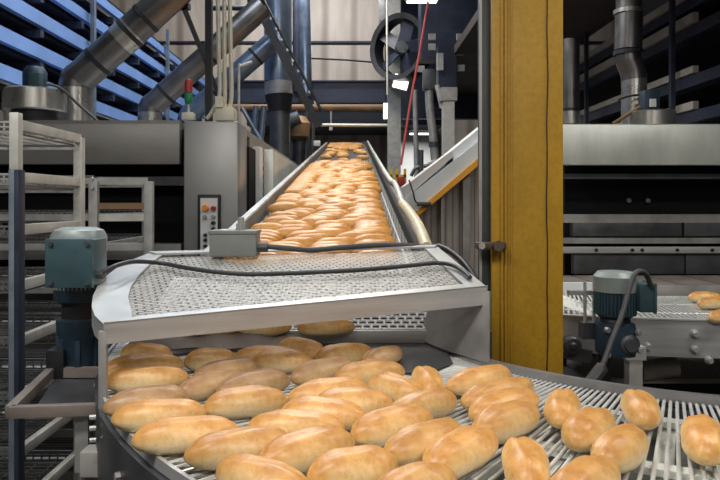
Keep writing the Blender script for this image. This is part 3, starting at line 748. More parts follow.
for x, m in ((XL-.03, 'dull_steel'), (XR+.03, 'rim_steel')):
    sg = -1 if x < 0 else 1
    s = MB()
    s.bar((x, 2.35, zb(2.35)-.02), (x, Y1, zb(Y1)-.02), .014, .16); s.bar((x+sg*.012, 2.35, zb(2.35)+.06), (x+sg*.012, Y1, zb(Y1)+.06), .032, .012)
    s.build('side_rail', m, sc)
MB().tube([(XR+.042, 2.50, zb(2.50)+.055), (XR+.048, 2.9, zb(2.9)+.072), (XR+.044, 3.3, zb(3.3)+.074), (XR+.036, 3.72, zb(3.72)+.066)], .024, 14).build('guide_bumper', 'cream', sc)
part_label(sc.children[-1], 'cream plastic guide bumper')
MB().tube([(XR+.036, 3.72, zb(3.72)+.07), (XR+.05, 4.6, zb(4.6)+.09), (XR+.03, 5.6, zb(5.6)+.085), (XR+.03, 12.9, zb(12.9)+.085)], .018, 10).build('guide_rail', 'galv', sc)
for Y in (3.2, 5.4, 7.6, 9.8, 12.4):
    for x in (XL-.03, XR+.03):
        MB().box((x, Y, (zb(Y)-.1)/2), (.06, .06, zb(Y)-.1)).build('leg', 'galv_grey', sc)
MB().box(((XL+XR)/2, Y1+.02, zb(Y1)), (XR-XL+.12, .04, .14)).build('end_plate', 'dark_steel', sc)
# nose section under the hood
s = MB(); s.strip([(XL-.14, 2.3, 1.158), (XL-.14, 1.95, 1.044)], [(.258, 2.3, 1.158), (.258, 1.95, 1.044)], (0, 0, -.004)); s.build('nose_belt', 'belt_mesh', sc)
s = MB(); s.strip([(XL-.14, 2.3, 1.12), (XL-.14, 1.96, 1.03)], [(.258, 2.3, 1.12), (.258, 1.96, 1.03)], (0, 0, -.004)); s.build('nose_bed', 'black_metal', sc)
MB().box(((XL-.14+.262)/2, 1.946, 1.021), (.262-XL+.14, .014, .042), bev=.003).build('nose_plate', 'steel', sc)
MB().box((.262, 2.12, 1.07), (.012, .34, .14)).build('nose_cheek', 'dark_steel', sc)

# ------------------------------------------------------------------ hood
def zh(x, y): return 1.16+.122*(y-1.41)-.008*(x+.53)
hd = thing('mesh_guard', 'pale woven steel mesh guard with metal frame over the belt transfer', 'guard', (-.15, 1.8, 1.16))
FL, FR, BR, BL = (-.533, 1.405), (.353, 1.75), (.292, 2.32), (-.672, 2.16)
left = [FL, (-.578, 1.47), (-.612, 1.54), (-.645, 1.63), (-.672, 1.73), (-.692, 1.85), (-.70, 1.97), (-.69, 2.07), BL]
def inner(p, d): return (p[0]+d, p[1]+.02)
inl = [(-.488, 1.450), (-.505, 1.50), (-.530, 1.56), (-.558, 1.63), (-.585, 1.73), (-.605, 1.85), (-.616, 1.97), (-.622, 2.05), (-.622, 2.15)]
V = lambda p, dz=0: Vector((p[0], p[1], zh(*p)+dz))
def lerp(a, b, u): return (a[0]+(b[0]-a[0])*u, a[1]+(b[1]-a[1])*u)
s = MB(); s.strip([V(p) for p in left], [V(p) for p in inl], (0, 0, -.006)); s.build('side_strip', 'bright_steel', hd)
rin0, rin1 = (.298, 1.765), (.245, 2.29)
s = MB(); s.strip([V(lerp(FR, BR, k/8)) for k in range(9)], [V(lerp(rin0, rin1, k/8)) for k in range(9)], (0, 0, -.006)); s.build('side_strip', 'bright_steel', hd)
# mesh sheet
s = MB(); rows = []
for i, p in enumerate(inl):
    q = lerp((rin0[0], rin0[1]-.02), rin1, i/(len(inl)-1))
    rows.append([s.b.verts.new(V(lerp(p, q, k/16), -.008)) for k in range(17)])
for A, B in zip(rows, rows[1:]):
    for k in range(16): s.b.faces.new((A[k], A[k+1], B[k+1], B[k]))
o = s.build('mesh_sheet', 'weave', hd)
# front lip and back strip
s = MB(); s.strip([V(FL), V(FR)], [V((-.475, 1.455)), V((.30, 1.768))], (0, 0, .004)); s.build('top_lip', 'bright_steel', hd)
s = MB(); s.strip([V(FL, .003), V(FR, .003)], [V(FL, -.043), V(FR, -.047)], (.004, .012, 0)); s.build('front_lip', 'steel', hd)
s = MB(); s.strip([V(BL), V(BR)], [V((-.64, 2.13)), V((.28, 2.285))], (0, 0, .006)); s.build('back_strip', 'bright_steel', hd)
s = MB(); s.strip([V(p, 0) for p in left], [V(p, -.045) for p in left], (.006, .002, 0)); s.build('side_skirt', 'steel', hd)
# weld stain at the front left corner and side plate at right
P = arc(C0, RI+.004, 195.5, 216.5, 14, ZB+.012)
T = [Vector((.258+.098*k/14, 1.98-.245*k/14, zh(.3, 1.98-.245*k/14)-.01)) for k in range(15)]
s = MB(); s.strip(P, T, (.004, .004, 0)); s.build('side_plate', 'dull_steel', hd)
MB().tube([at(438, 246, 2.36), at(448, 250, 2.28), at(459, 258, 2.20), at(469, 269, 2.12), at(476, 282, 2.06), at(479, 300, 2.02)], .010, 12).build('edge_tube', 'black_metal', hd)
MB().bar((.40, 2.0, 1.03), (.40, 2.0, .05), .03, .03).build('leg', 'dark_steel', hd)

# junction box on the hood and hose
jb = thing('junction_box', 'grey junction box on the left back corner of the mesh guard', 'junction box', V((-.47, 2.14)))
b0, b1 = at(209, 233, 2.1), at(256, 257, 2.1)
MB().box(((b0.x+b1.x)/2, 2.15, (b0.z+b1.z)/2), (b1.x-b0.x, .10, b0.z-b1.z), bev=.006).build('box', 'box_grey', jb)
MB().box(((b0.x+b1.x)/2, 2.15, b0.z+.002), (b1.x-b0.x+.006, .106, .012), bev=.003).build('lid', 'box_grey', jb)
q = at(241, 232, 2.15)
MB().cyl((q.x, 2.15, q.z-.005), (q.x, 2.15, q.z+.028), .017, n=6).cyl((q.x, 2.15, q.z+.028), (q.x, 2.15, q.z+.048), .011).build('cable_gland', 'galv_grey', jb)
q = at(224, 232, 2.15)
MB().lathe((q.x, 2.15, q.z), [(.02, 0), (.02, .006), (.008, .01)], 14).build('plug', 'galv_grey', jb)
q = at(257, 247, 2.13)
MB().cyl(q, q+Vector((.035, 0, 0)), .016, n=8).build('side_gland', 'grey_hose', jb)
tag(MB().tube([at(262, 246, 2.13), at(285, 248, 2.14), at(312, 250, 2.17), at(345, 247, 2.22), at(380, 245, 2.26), at(410, 245.5, 2.30), at(424, 247, 2.33)], .0092, 12).build('hose', 'grey_hose'),
    'dark grey hose along the back edge of the mesh guard from the junction box', 'hose')

# ------------------------------------------------------------------ left gear motor
ml = thing('gear_motor', 'dark blue gear motor standing upright left of the curved belt', 'motor', at(83, 396, 1.85))
mx, my = -.775, 1.86
def zat(py, Y): return CZ-(py-VY)/F*Y
MB().lathe((mx, my, zat(300, my)), [(.062, 0), (.066, .01), (.066, .13)], 32).build('stator', 'motor_cast', ml)
s = MB()
for k in range(40):
    a = 2*math.pi*k/40; s.box((mx+.068*math.cos(a), my+.068*math.sin(a), zat(268, my)), (.010, .003, .11), rz=a)
s.build('cooling_fins', 'motor_cowl', ml)
MB().lathe((mx, my, zat(252, my)), [(.074, 0), (.075, .045), (.066, .062), (.045, .070), (0, .071)], 36).build('fan_cowl', 'motor_cowl', ml)
b0, b1 = at(46, 240, 1.68), at(91, 287, 1.68)
MB().box(((b0.x+b1.x)/2, 1.74, (b0.z+b1.z)/2), (b1.x-b0.x, .10, b0.z-b1.z), bev=.006).build('terminal_box', 'motor_blue', ml); TB = ml.children[-1]
MB().box(((b0.x+b1.x)/2, 1.685, (b0.z+b1.z)/2), (b1.x-b0.x+.006, .014, b0.z-b1.z+.006), bev=.004).build('box_lid', 'motor_blue', TB)
for x in (50, 87):
    for y in (244, 283): q = at(x, y, 1.672); MB().cyl((q.x, 1.68, q.z), (q.x, 1.672, q.z), .006, n=10).build('lid_screw', 'dark_steel', TB)
q = at(93, 274, 1.72); MB().cyl(q, q+Vector((.028, 0, 0)), .013, n=8).build('cable_gland', 'grey_hose', ml)
z3, z2 = zat(396, my), zat(318, my)
MB().lathe((mx+.01, my, zat(318, my)), [(.055, 0), (.055, .05)], 28).build('neck', 'black_metal', ml)
MB().lathe((mx+.01, my, z3), [(.056, 0), (.060, .02), (.060, z2-z3-.05), (.068, z2-z3-.035), (.069, z2-z3), (.055, z2-z3+.004)], 32).build('gear_housing', 'motor_cast', ml)
s = MB()
for k in range(8):
    a = 2*math.pi*k/8+.2; s.box((mx+.01+.061*math.cos(a), my+.061*math.sin(a), (z2+z3)/2-.02), (.016, .014, z2-z3-.06), rz=a, bev=.003)
s.build('housing_ribs', 'motor_cast', ml)
MB().box(at(60, 362, 1.82), (.05, .07, .08), bev=.008).build('side_flange', 'black_metal', ml)
def onhood(px, py, h=.010):
    a, b = (px-VX)/F, -(py-VY)/F
    Y = (CZ-1.16+.122*1.41+.00424-h)/(.122-.008*a-b)
    return Vector((a*Y, Y, CZ+b*Y))
tag(MB().tube([at(98, 274, 1.72), at(106, 270.5, 1.72), at(118, 265, 1.76), at(135, 261.5, 1.85)]+[onhood(*p) for p in ((160, 263), (185, 267.5), (212, 271.5), (245, 274), (280, 273.5), (320, 272), (365, 269.5), (410, 265.5), (436, 263))]+[onhood(452, 265, .012), onhood(463, 271, .012), onhood(470, 277.5, .010)], .0066, 12).build('power_cable', 'rubber'),
    'black power cable from the left motor lying across the mesh guard', 'cable')
# platform under the motor
pf = thing('motor_platform', 'brown-grey angle-iron platform under the dark blue motor', 'platform', (-.72, 1.6, .9))
za = .957
c0, c1, c2 = on(10, 412, za), on(97, 409, za), on(54, 369, za)
MB().bar(c0, c1, .02, .026, bev=.002).build('bar', 'brick_brown', pf)
MB().bar(c0, c2, .022, .026, bev=.002).build('bar', 'brick_brown', pf)
MB().bar(on(52, 372, za), on(100, 372, za), .02, .026).build('bar', 'brick_brown', pf)
MB().prism([c0+Vector((.03, .03, -.02)), c1+Vector((0, .03, -.02)), on(100, 372, za-.02), c2+Vector((.01, 0, -.02))], (0, 0, .004)).build('deck', 'dark_steel', pf)
MB().bar(at(84, 412, 1.5), at(84, 470, 1.5), .03, .03).build('strut', 'galv_grey', pf)
MB().box(at(84, 398, 1.80), (.10, .10, .03)).build('motor_seat', 'dull_steel', pf)

# ------------------------------------------------------------------ racks at the left
def shelf(t, x0, x1, y0, y1, z, m='shelf_wire', step=.03, lip=.03):
    s = MB()
    k = 0
    y = y0
    while y < y1: s.box(((x0+x1)/2, y, z), (x1-x0, .005, .005)); y += step
    x = x0
    while x < x1: s.box((x, (y0+y1)/2, z-.004), (.005, y1-y0, .005)); x += step*2
    for yy in (y0, y1):
        s.box(((x0+x1)/2, yy, z+lip/2), (x1-x0, .006, .005)); s.box(((x0+x1)/2, yy, z+lip), (x1-x0, .007, .006))
        x = x0
        while x < x1: s.box((x, yy, z+lip/2), (.005, .005, lip)); x += .03
    return s.build('wire_shelf', m, t)
rk = thing('wire_rack', 'tall pale galvanised wire-shelf rack at the left edge', 'rack', (-1.4, 2.23, 0))
XF = -1.024
zt, zm = 1.69, zat(170, 2.0)
MB().box((XF, 2.0, (zt+zm)/2), (.028, .030, zt-zm), bev=.003).build('post', 'galv', rk)
MB().box((XF-.005, 2.0, zm/2), (.022, .030, zm), bev=.003).build('post', 'blue_steel', rk)
part_label(MB().box((XF+.013, 1.995, zm/2), (.014, .040, zm), bev=.002).build('post_guard', 'navy_post', rk), 'dark navy angle on the front post')
MB().box((XF, 2.46, .82), (.032, .032, 1.68), bev=.003).build('post', 'galv', rk)
MB().box((-1.9, 2.0, .84), (.032, .032, 1.68), bev=.003).build('post', 'galv', rk)
MB().box((-1.9, 2.46, .84), (.032, .032, 1.68), bev=.003).build('post', 'galv', rk)
for k, z in enumerate((1.655, 1.495, 1.335, 1.165, .995, .825, .655, .485)):
    MB().box((XF, 2.235, z), (.022, .44, .032), bev=.002).build('bar', 'galv', rk)
    MB().box((-1.9, 2.235, z), (.022, .44, .032)).build('bar', 'galv', rk)
    shelf(rk, -1.88, XF-.015, 2.02, 2.45, z-.02, 'galv_grey' if k < 2 else 'shelf_wire')
    MB().box((-1.465, 2.46, z-.03), (.85, .02, .022)).build('rail', 'galv_grey', rk)
for z in (.30, .14): MB().box((XF, 2.235, z), (.022, .44, .03)).build('bar', 'galv_grey', rk)
for x in (XF, -1.9):
    for y in (2.0, 2.46): pass
tr = thing('wire_rack', 'lower grey wire rack behind the tall pale rack, beside the oven front', 'rack', (-1.6, 3.4, 0))
for x, y in ((-1.245, 3.16), (-1.0, 3.22), (-2.2, 3.2), (-1.245, 3.95), (-2.2, 3.95)):
    MB().box((x, y, .76), (.042, .032, 1.52 if y < 3.5 else 1.50), bev=.003).build('post', 'galv_grey', tr)
for y, m in ((181, 'galv_grey'), (206, 'rust'), (217.5, 'galv'), (247, 'galv_grey'), (290, 'galv_grey'), (330, 'galv_grey'), (370, 'galv_grey')):
    z = zat(y, 3.18)
    MB().box((-1.12, 3.2, z), (.23, .02, .036 if m != 'rust' else .03), rz=.2).build('bar', m, tr)
    if m != 'rust':
        MB().box((-1.72, 3.18, z), (.93, .02, .03)).build('bar', 'galv_grey', tr)
        MB().box((-1.72, 3.95, z), (.93, .02, .03)).build('bar', 'galv_grey', tr)
        MB().box((-1.245, 3.56, z), (.02, .76, .03)).build('bar', 'galv_grey', tr)
        shelf(tr, -2.18, -1.26, 3.2, 3.94, z, 'shelf_wire', .05, .025)
for y in (3.18,):
    MB().lathe((-1.245, 3.14, zat(179, 3.14)), [(.007, -.006), (.010, 0)], 8, 'Y').build('bolt', 'bright_steel', tr)
    MB().lathe((-1.245, 3.14, zat(188, 3.14)), [(.007, -.006), (.010, 0)], 8, 'Y').build('bolt', 'bright_steel', tr)
st = thing('tray_stack', 'dark stacked wire trays low down behind the motor platform', 'trays', (-1.25, 2.95, 0))
for k in range(9):
    s = MB(); z = .06+k*.085
    for j in range(15): s.box((-1.25, 2.66+j*.028, z), (.86, .007, .007))
    for x in (-1.67, -.83): s.box((x, 2.85, z+.01), (.016, .42, .03))
    for y in (2.64, 3.06): s.box((-1.25, y, z+.01), (.86, .016, .03))
    s.build('wire_tray', 'shelf_wire', st)
for x in (-1.67, -.83):
    for y in (2.64, 3.06): MB().box((x, y, .41), (.02, .02, .82)).build('corner_post', 'dark_steel', st)

# ================================================================== bread rolls
def bread_mesh(nm, L, W, H, seed, m, fold=0.):
    rnd = random.Random(seed)
    b = bmesh.new(); NU, NV = 34, 28
    ph = [rnd.uniform(0, 6.28) for _ in range(6)]
    ske = rnd.uniform(-.010, .010); bend = rnd.uniform(-.006, .006); e1 = rnd.uniform(2.5, 3.2); e2 = rnd.uniform(2.5, 3.2)
    rows = []
    for i in range(NU+1):
        u = -math.cos(math.pi*i/NU)
        e = e1 if u < 0 else e2
        r = max(0., 1-abs(u)**e)**.54
        row = []
        if i in (0, NU):
            v0 = b.verts.new((u*L/2, bend*(u*u-.4), H*.40)); rows.append([v0]); continue
        for k in range(NV):
            a = 2*math.pi*k/NV
            ca, sa = math.cos(a), math.sin(a)
            rr = r*(1+.025*math.sin(3*u+ph[0]+2*a)+.018*math.sin(7*u+ph[1])+.012*math.sin(5*a+ph[2]+4*u))
            y = W/2*rr*ca
            z = H*.42+ (H*.60 if sa > 0 else H*.46)*rr*abs(sa)**.92*(1 if sa > 0 else -1)
            # the baker's cut: a shallow groove with raised lips along the top
            yc = ske*u*1.3+.004*math.sin(2*u+ph[3])
            if sa > 0:
                d = (y-yc)/(W*.085); wgt = max(0, 1-(abs(u)/.93)**6)
                z += H*wgt*(-.05*math.exp(-d*d)+.035*math.exp(-((d-2.1)/1.1)**2)+.025*math.exp(-((d+2.1)/1.1)**2))
                if fold: z -= H*fold*wgt/(1+math.exp(-(y-yc)/(.004)))
            z = max(z, .0)
            row.append(b.verts.new((u*L/2, y+bend*(u*u-.4)*1.5, z)))
        rows.append(row)
    for A, B in zip(rows, rows[1:]):
        if len(A) == 1:
            for k in range(NV): b.faces.new((A[0], B[(k+1) % NV], B[k]))
        elif len(B) == 1:
            for k in range(NV): b.faces.new((A[k], A[(k+1) % NV], B[0]))
        else:
            for k in range(NV): b.faces.new((A[k], A[(k+1) % NV], B[(k+1) % NV], B[k]))
    bmesh.ops.recalc_face_normals(b, faces=b.faces)
    me = bpy.data.meshes.new(nm); b.to_mesh(me); b.free()
    for p in me.polygons: p.use_smooth = True
    me.materials.append(M[m]); return me
BM = [bread_mesh('roll', .184, .067, .054, 3, 'bread'), bread_mesh('roll', .178, .068, .055, 8, 'bread'), bread_mesh('roll', .190, .066, .053, 15, 'bread'),
      bread_mesh('roll', .180, .067, .054, 21, 'bread'), bread_mesh('roll', .186, .069, .056, 34, 'bread', .08)]
BD = [bread_mesh('roll', .184, .068, .054, 44, 'bread_dark'), bread_mesh('roll', .180, .070, .055, 45, 'bread_dark', .12)]
BG = [bread_mesh('roll', .182, .070, .058, 51, 'bread_gold'), bread_mesh('roll', .178, .071, .056, 52, 'bread_gold'), bread_mesh('roll', .186, .069, .058, 53, 'bread_gold')]
def roll(me, x, y, z, rz, label, group, sx=1., sy=1., sz=1., tilt=0, pitch=0):
    o = bpy.data.objects.new('bread_roll', me); COL.objects.link(o)
    o.location = (x, y, z); o.rotation_euler = (tilt, pitch, rz); o.scale = (sx, sy, sz)
    return tag(o, label, 'bread roll', group)
# x1,y1,x2,y2 = the two ends of the roll in photograph pixels, used only to work out where it lies on the belt
FRONT = [
 (120, 351, 172, 353, 0, 0, .9, 'bread roll at the far left corner of the belt, tucked under the mesh guard'),
 (110, 369, 191, 362, 1, 0, 1, 'second bread roll back along the left rim, half hidden by a paler roll'),
 (109, 381, 194, 376, 2, 0, 1, 'pale golden bread roll third back along the left rim'),
 (106, 405, 193, 395, 10, 0, 1, 'brownest bread roll on the left rim, lying behind a bright golden one'),
 (113, 418, 209, 411, 0, 0, 1, 'golden bread roll on the left rim, just behind the large front left roll'),
 (131, 440, 240, 429, 3, 0, 1, 'large golden bread roll nearest the left end of the dark curved rim'),
 (184, 456, 291, 438, 2, 0, 1, 'bread roll lying between the large rim roll and the cut front left one'),
 (205, 407, 289, 398, 1, 0, 1, 'plump golden bread roll directly in front of the two brown folded rolls'),
 (200, 377, 262, 367, 10, .17, .95, 'brown bread roll mostly hidden behind the brown folded pair'),
 (180, 394, 246, 376, 11, .18, 1, 'left roll of the brown folded pair left of the belt centre'),
 (212, 388, 278, 375, 10, .18, 1, 'right greyish roll of the brown folded pair left of the belt centre'),
 (182, 361, 236, 359, 3, 0, 1, 'bread roll in the back row beside the wavy transfer flap, left of centre'),
 (235, 356, 287, 355, 0, .16, .9, 'bread roll in the back row half hidden behind a longer pale roll'),
 (247, 364, 311, 363, 1, 0, 1, 'pale golden bread roll in the second row, left of the tilted seamed roll'),
 (277, 343, 329, 354, 4, .17, 1, 'seamed bread roll slanting down right in the back row under the guard'),
 (315, 358, 372, 351, 2, 0, 1, 'golden bread roll in the back row in the middle of the belt'),
 (363, 362, 399, 351, 11, .15, .95, 'floury short looking bread roll at the right end of the back row'),
 (286, 378, 352, 366, 10, 0, 1, 'brownish bread roll right of the belt gap, third row from the back'),
 (334, 378, 404, 370, 1, 0, 1, 'pale golden bread roll in the middle, pointing at the floury short roll'),
 (369, 383, 414, 397, 3, .16, 1, 'bread roll slanting down right behind the two-lobed roll'),
 (426, 376, 431, 387, 4, .16, 1, 'single end-on bread roll with a clear seam near the dark transfer plate'),
 (292, 397, 371, 386, 0, 0, 1, 'slim golden bread roll lying left of the roll slanting down right'),
 (312, 404, 393, 402, 2, 0, 1, 'long golden bread roll in the middle, squeezed between slim rolls'),
 (394, 412, 458, 398, 4, 0, 1, 'two-lobed bread roll with a long seam right of the middle'),
 (280, 411, 367, 418, 3, 0, 1, 'golden bread roll pointing at the glossy roll in the belt centre'),
 (351, 436, 431, 418, 1, 0, 1.05, 'glossy plump bread roll with a highlight in the belt centre'),
 (249, 423, 346, 425, 0, 0, .95, 'bread roll behind the front pair, left of the belt centre'),
 (258, 464, 352, 440, 1, 0, 1.05, 'large bread roll left of the glossy centre roll, second from the front edge'),
 (222, 466, 312, 492, 2, 0, 1, 'bread roll cut by the bottom edge, slanting down right, front left'),
 (305, 480, 395, 462, 3, 0, 1.05, 'bread roll cut by the bottom edge, below the glossy centre roll'),
 (392, 458, 465, 430, 0, 0, 1.05, 'left one of two touching bread rolls right of the glossy centre roll'),
 (425, 471, 490, 438, 1, 0, 1.05, 'right paler one of two touching bread rolls right of the glossy centre roll'),
 (383, 490, 447, 470, 2, 0, 1.05, 'bread roll cut by the bottom edge under the two touching rolls'),
 (447, 387, 509, 373, 0, 0, 1, 'rearmost of four slanted bread rolls beside the inner rim'),
 (460, 403, 533, 384, 2, 0, .95, 'second from the back of four slanted bread rolls beside the inner rim'),
 (469, 414, 535, 396, 1, 0, .95, 'third from the back of four slanted bread rolls beside the inner rim'),
 (471, 437, 532, 414, 3, 0, 1.05, 'front pale one of four slanted bread rolls beside the inner rim'),
 (524, 447, 528, 482, 4, .165, 1.02, 'end-on seamed bread roll standing alone near the bottom edge'),
 (563, 397, 559, 420, 3, .165, 1.0, 'rearmost end-on bread roll right of the four slanted rolls'),
 (568, 443, 607, 415, 1, .165, 1.0, 'bread roll in the middle of the right hand cluster'),
 (637, 397, 645, 421, 4, .165, 1.02, 'end-on bread roll alone below the gear motor, near the inner rim'),
 (597, 468, 638, 433, 0, .165, 1.02, 'bread roll at the right of the cluster, slanting towards the motor'),
 (562, 494, 606, 467, 2, .165, 1.02, 'bread roll cut by the bottom edge in the right hand cluster'),
 (700, 428, 706, 452, 1, .165, 1.02, 'end-on bread roll at the far right edge of the curved belt'),
]
ITEMS = []
for x1, y1, x2, y2, kind, ln, sc_, label in FRONT:
    hz = ZB+.027
    p, q = on(x1, y1, hz), on(x2, y2, hz)
    d = q-p; c = (p+q)/2; L = ln or d.length
    base = {0: .184, 1: .178, 2: .190, 3: .180, 4: .186, 10: .184, 11: .180}[kind]
    sx = max(.74, min(1.12, L/base))
    ITEMS.append([c.x, c.y, math.atan2(d.y, d.x), base*sx/2-.030, kind, sx, sc_, label])
def gap(a, b):
    best = (9, 0, 0)
    for s_ in (-1, -.5, 0, .5, 1):
        ax, ay = a[0]+math.cos(a[2])*a[3]*s_, a[1]+math.sin(a[2])*a[3]*s_
        dx, dy = math.cos(b[2]), math.sin(b[2])
        u = max(-b[3], min(b[3], (ax-b[0])*dx+(ay-b[1])*dy))
        vx, vy = ax-b[0]-dx*u, ay-b[1]-dy*u
        n_ = math.hypot(vx, vy)
        if n_ < best[0]: best = (n_, vx, vy)
    return best
for it in range(200):                      # rolls rest against each other instead of running into one another
    for i, a in enumerate(ITEMS):
        for b in ITEMS[:i]:
            g1, g2 = gap(a, b), gap(b, a)
            g, vx, vy = g1 if g1[0] <= g2[0] else (g2[0], -g2[1], -g2[2])
            if 1e-5 < g < .063:
                o_ = (.063-g)*.15/g
                a[0] += vx*o_; a[1] += vy*o_; b[0] -= vx*o_; b[1] -= vy*o_
for x_, y_, an, hl_, kind, sx, sc_, label in ITEMS:
    me = BD[kind-10] if kind >= 10 else BM[kind]
    roll(me, x_, y_, ZB+.0005, an, label, 'bread rolls on the curved belt', sx, sc_, sc_)
for px, y, rz, label in ((326, 1.935, .06, 'bread roll under the middle of the mesh guard, at the lip of the wire drop'),
                     (263, 1.94, -.1, 'bread roll barely showing under the mesh guard, left of the middle'),
                     (213, 1.94, .12, 'bread roll deepest in shade under the left half of the mesh guard')):
    roll(BM[2], (px-VX)/F*y, y, 1.034, rz, label, 'bread rolls under the mesh guard', .9, .9, .9, tilt=.29)
PACK = '4,2360,1;80,2426,0;-164,2392,2;-395,2448,2;-217,2456,3;-341,2379,3;80,2493,2;-270,2594,8;-396,2641,9;-278,2526,8;80,2562,5;-93,2529,5;80,2630,7;-229,2692,9;-395,2719,6;-68,2668,9;-94,2597,8;-199,2832,7;-171,2768,9;-392,2792,6;81,2740,10;-113,2907,5;-395,2859,5;5,2793,9;50,2866,7;-95,3043,1;-94,2976,3;77,2935,5;-281,2934,4;80,3002,3;-264,3002,2;-395,3064,-1;80,3066,2;-111,3118,1;-289,3128,-1;-196,3192,-1;80,3131,2;-361,3239,-1;80,3259,2;-185,3257,-1;-18,3192,1;18,3319,3;-160,3323,0;-345,3315,-7;-357,3403,-13;-113,3389,0;-300,3468,-3;55,3448,1;65,3384,2;-98,3522,-2;-123,3456,-1;70,3575,1;80,3512,1;-275,3535,-3;-130,3589,-1;35,3637,2;-117,3686,2;80,3703,3;-32,3822,5;-216,3747,3;80,3767,4;-86,3881,5;-394,3738,3;-218,3812,4;80,3927,5;-395,3804,4;-95,3943,4;-395,4008,4;-264,3887,5;-270,3953,5;-386,4077,2;-111,4005,3;80,3993,4;-211,4063,2;47,4057,3;-395,4149,-1;-221,4126,0;-187,4188,-1;-43,4120,1;-8,4185,0;80,4251,-1;-395,4220,2;-98,4249,0;80,4318,1;-98,4312,1;-273,4290,3;80,4434,3;-96,4501,6;-295,4427,13;-261,4361,7;-69,4375,2;81,4502,5;-115,4437,4;-279,4501,16;-397,4535,17;-48,4574,10;-60,4640,14;-230,4592,16;-231,4660,16;-397,4677,16;-56,4709,15;112,4685,13;-228,4729,16;-58,4777,16;-26,4855,14;-253,4790,15;-396,4831,13;112,4826,16;-190,4873,14;-302,4918,11;-211,5003,11;-105,4961,14;-395,4977,6;-28,5090,16;49,4944,16;-395,5044,6;-219,5068,8;-380,5113,4;113,5068,19;-127,5145,8;-396,5249,9;-395,5179,6;48,5178,12;-218,5197,7;-218,5261,7;-46,5233,5;36,5306,4;-52,5415,8;-135,5336,8;-396,5318,11;-227,5387,8;111,5471,8;-45,5505,7;-223,5454,7;-221,5520,6;10,5578,6;-396,5400,8;-394,5468,7;-47,5639,5;-221,5653,3;-214,5587,5;-395,5536,5;-21,5708,4;-221,5719,3;-67,5775,4;-395,5670,2;-392,5604,3;-395,5736,2;109,5795,4;-395,5865,5;-294,5806,3;-221,5963,11;-215,5893,7;-114,5838,6;67,5858,5;-53,5952,10;110,5931,8;-56,6020,12;-348,6009,9;-396,5935,9;111,6011,12;-291,6085,8;-36,6158,11;109,6079,12;-218,6162,8;-59,6086,12;-395,6208,7;-219,6229,7;-395,6141,7;-395,6409,4;-395,6342,5;-33,6226,10;-290,6286,6;-60,6289,8;-132,6345,7;-219,6402,5;7,6601,5;-169,6471,4;-143,6538,4;49,6522,20;-180,6600,3;-373,6477,3;-24,6665,5;-395,6542,2;-363,6610,3;-395,6674,4;-395,6741,5;-395,6813,6;-205,6663,4;-55,6805,5;-114,6734,5;110,6850,5;-53,6877,6;-395,6879,7;-231,6789,6;-395,6946,6;-145,6934,5;-228,6857,6;36,6985,-8;-224,6994,4;-395,7013,5;-395,7101,-1;-231,7061,2;-29,7097,-13;-204,7128,0;-207,7197,3;44,7149,-20;-382,7172,4;-211,7304,8;-63,7264,7;103,7242,8;-374,7246,10;-310,7358,7;-373,7419,5;12,7342,8;-353,7487,3;-184,7442,8;-133,7382,8;-317,7556,3;24,7444,7;-31,7507,4;-140,7568,2;-230,11347,1;-257,11413,1;-78,11399,-12;51,11490,3;-63,11551,2;-126,11480,2;-220,11596,2;-280,11528,1;-33,11655,-1;-277,11661,1;-395,11726,0;21,11729,-15;-19,11809,-4;-157,11728,-4;-215,11797,3;-395,11793,-1;-375,11859,-3;-34,11879,-4;-395,11934,-6;-211,11894,-4;-321,12028,-3;56,11974,-1;-105,12021,-2;-127,11955,-3;7,12117,3;-207,12091,-2;-273,12161,0;-395,12294,6;-385,12097,-2;-325,12230,0;-100,12294,6;-132,12223,3;93,12374,7;68,12273,7;-84,12363,7;-301,12371,6;-391,12427,7;-70,12432,7;-20,12504,6;78,12647,4;-8,12573,6;-373,12497,5;-195,12513,5;-206,12579,3;-267,12643,2;-93,12670,3;82,12715,5;-83,12742,5;-395,12706,0;19,12820,7;-288,12771,-1;-106,12900,-1;-284,12900,4;-196,12835,-1;-261,10065,16;-332,9424,8;112,9641,-40;-334,9010,35;25,7817,2;-372,8653,-22;-151,9102,-8;-278,11125,1;-159,9404,16;97,10136,9;-126,7980,-31;-163,9818,25;71,9993,-4;-368,10417,-5;-173,10772,23;-195,11203,-43;-2,10832,24;-157,11086,28;112,8537,-16;-145,8774,9'
sl = math.atan(.128)
for k, e in enumerate(PACK.split(';')):
    x, y, a = (float(v) for v in e.split(','))
    x /= 1000; y /= 1000; a = math.radians(a)
    o = bpy.data.objects.new('bread_roll', BG[k % 3]); COL.objects.link(o)
    R = Matrix.Rotation(sl, 4, 'X') @ Matrix.Rotation(a+(math.pi if (k*7) % 5 < 2 else 0), 4, 'Z')
    o.rotation_euler = R.to_euler(); o.location = (x, y, zb(y)+.006)
    sp = random.Random(k).uniform(.96, 1.03); o.scale = (sp, sp, sp)
    tag(o, 'golden bread roll riding the sloping conveyor towards the mesh guard' if y < 7.6 else ('golden bread roll on the thinly filled upper stretch of the sloping conveyor' if y < 11.3 else 'golden bread roll at the crowded far top end of the sloping conveyor'), 'bread roll',
        'bread rolls packed on the lower slope' if y < 7.6 else ('scattered bread rolls on the upper slope' if y < 11.3 else 'bread rolls at the far top of the slope'))
for px, py, a, label in ((705, 297, -.1, 'bread roll farthest back on the right conveyor'), (713, 303, .15, 'bread roll in front of the farthest one on the right conveyor'), (722, 316, .5, 'bread roll cut by the right frame edge on the right conveyor')):
    q = on(px, py, zR+.03)
    roll(BM[1], q.x, q.y, zR+.004, a, label, 'bread rolls on the right conveyor', .86, .86, .9)

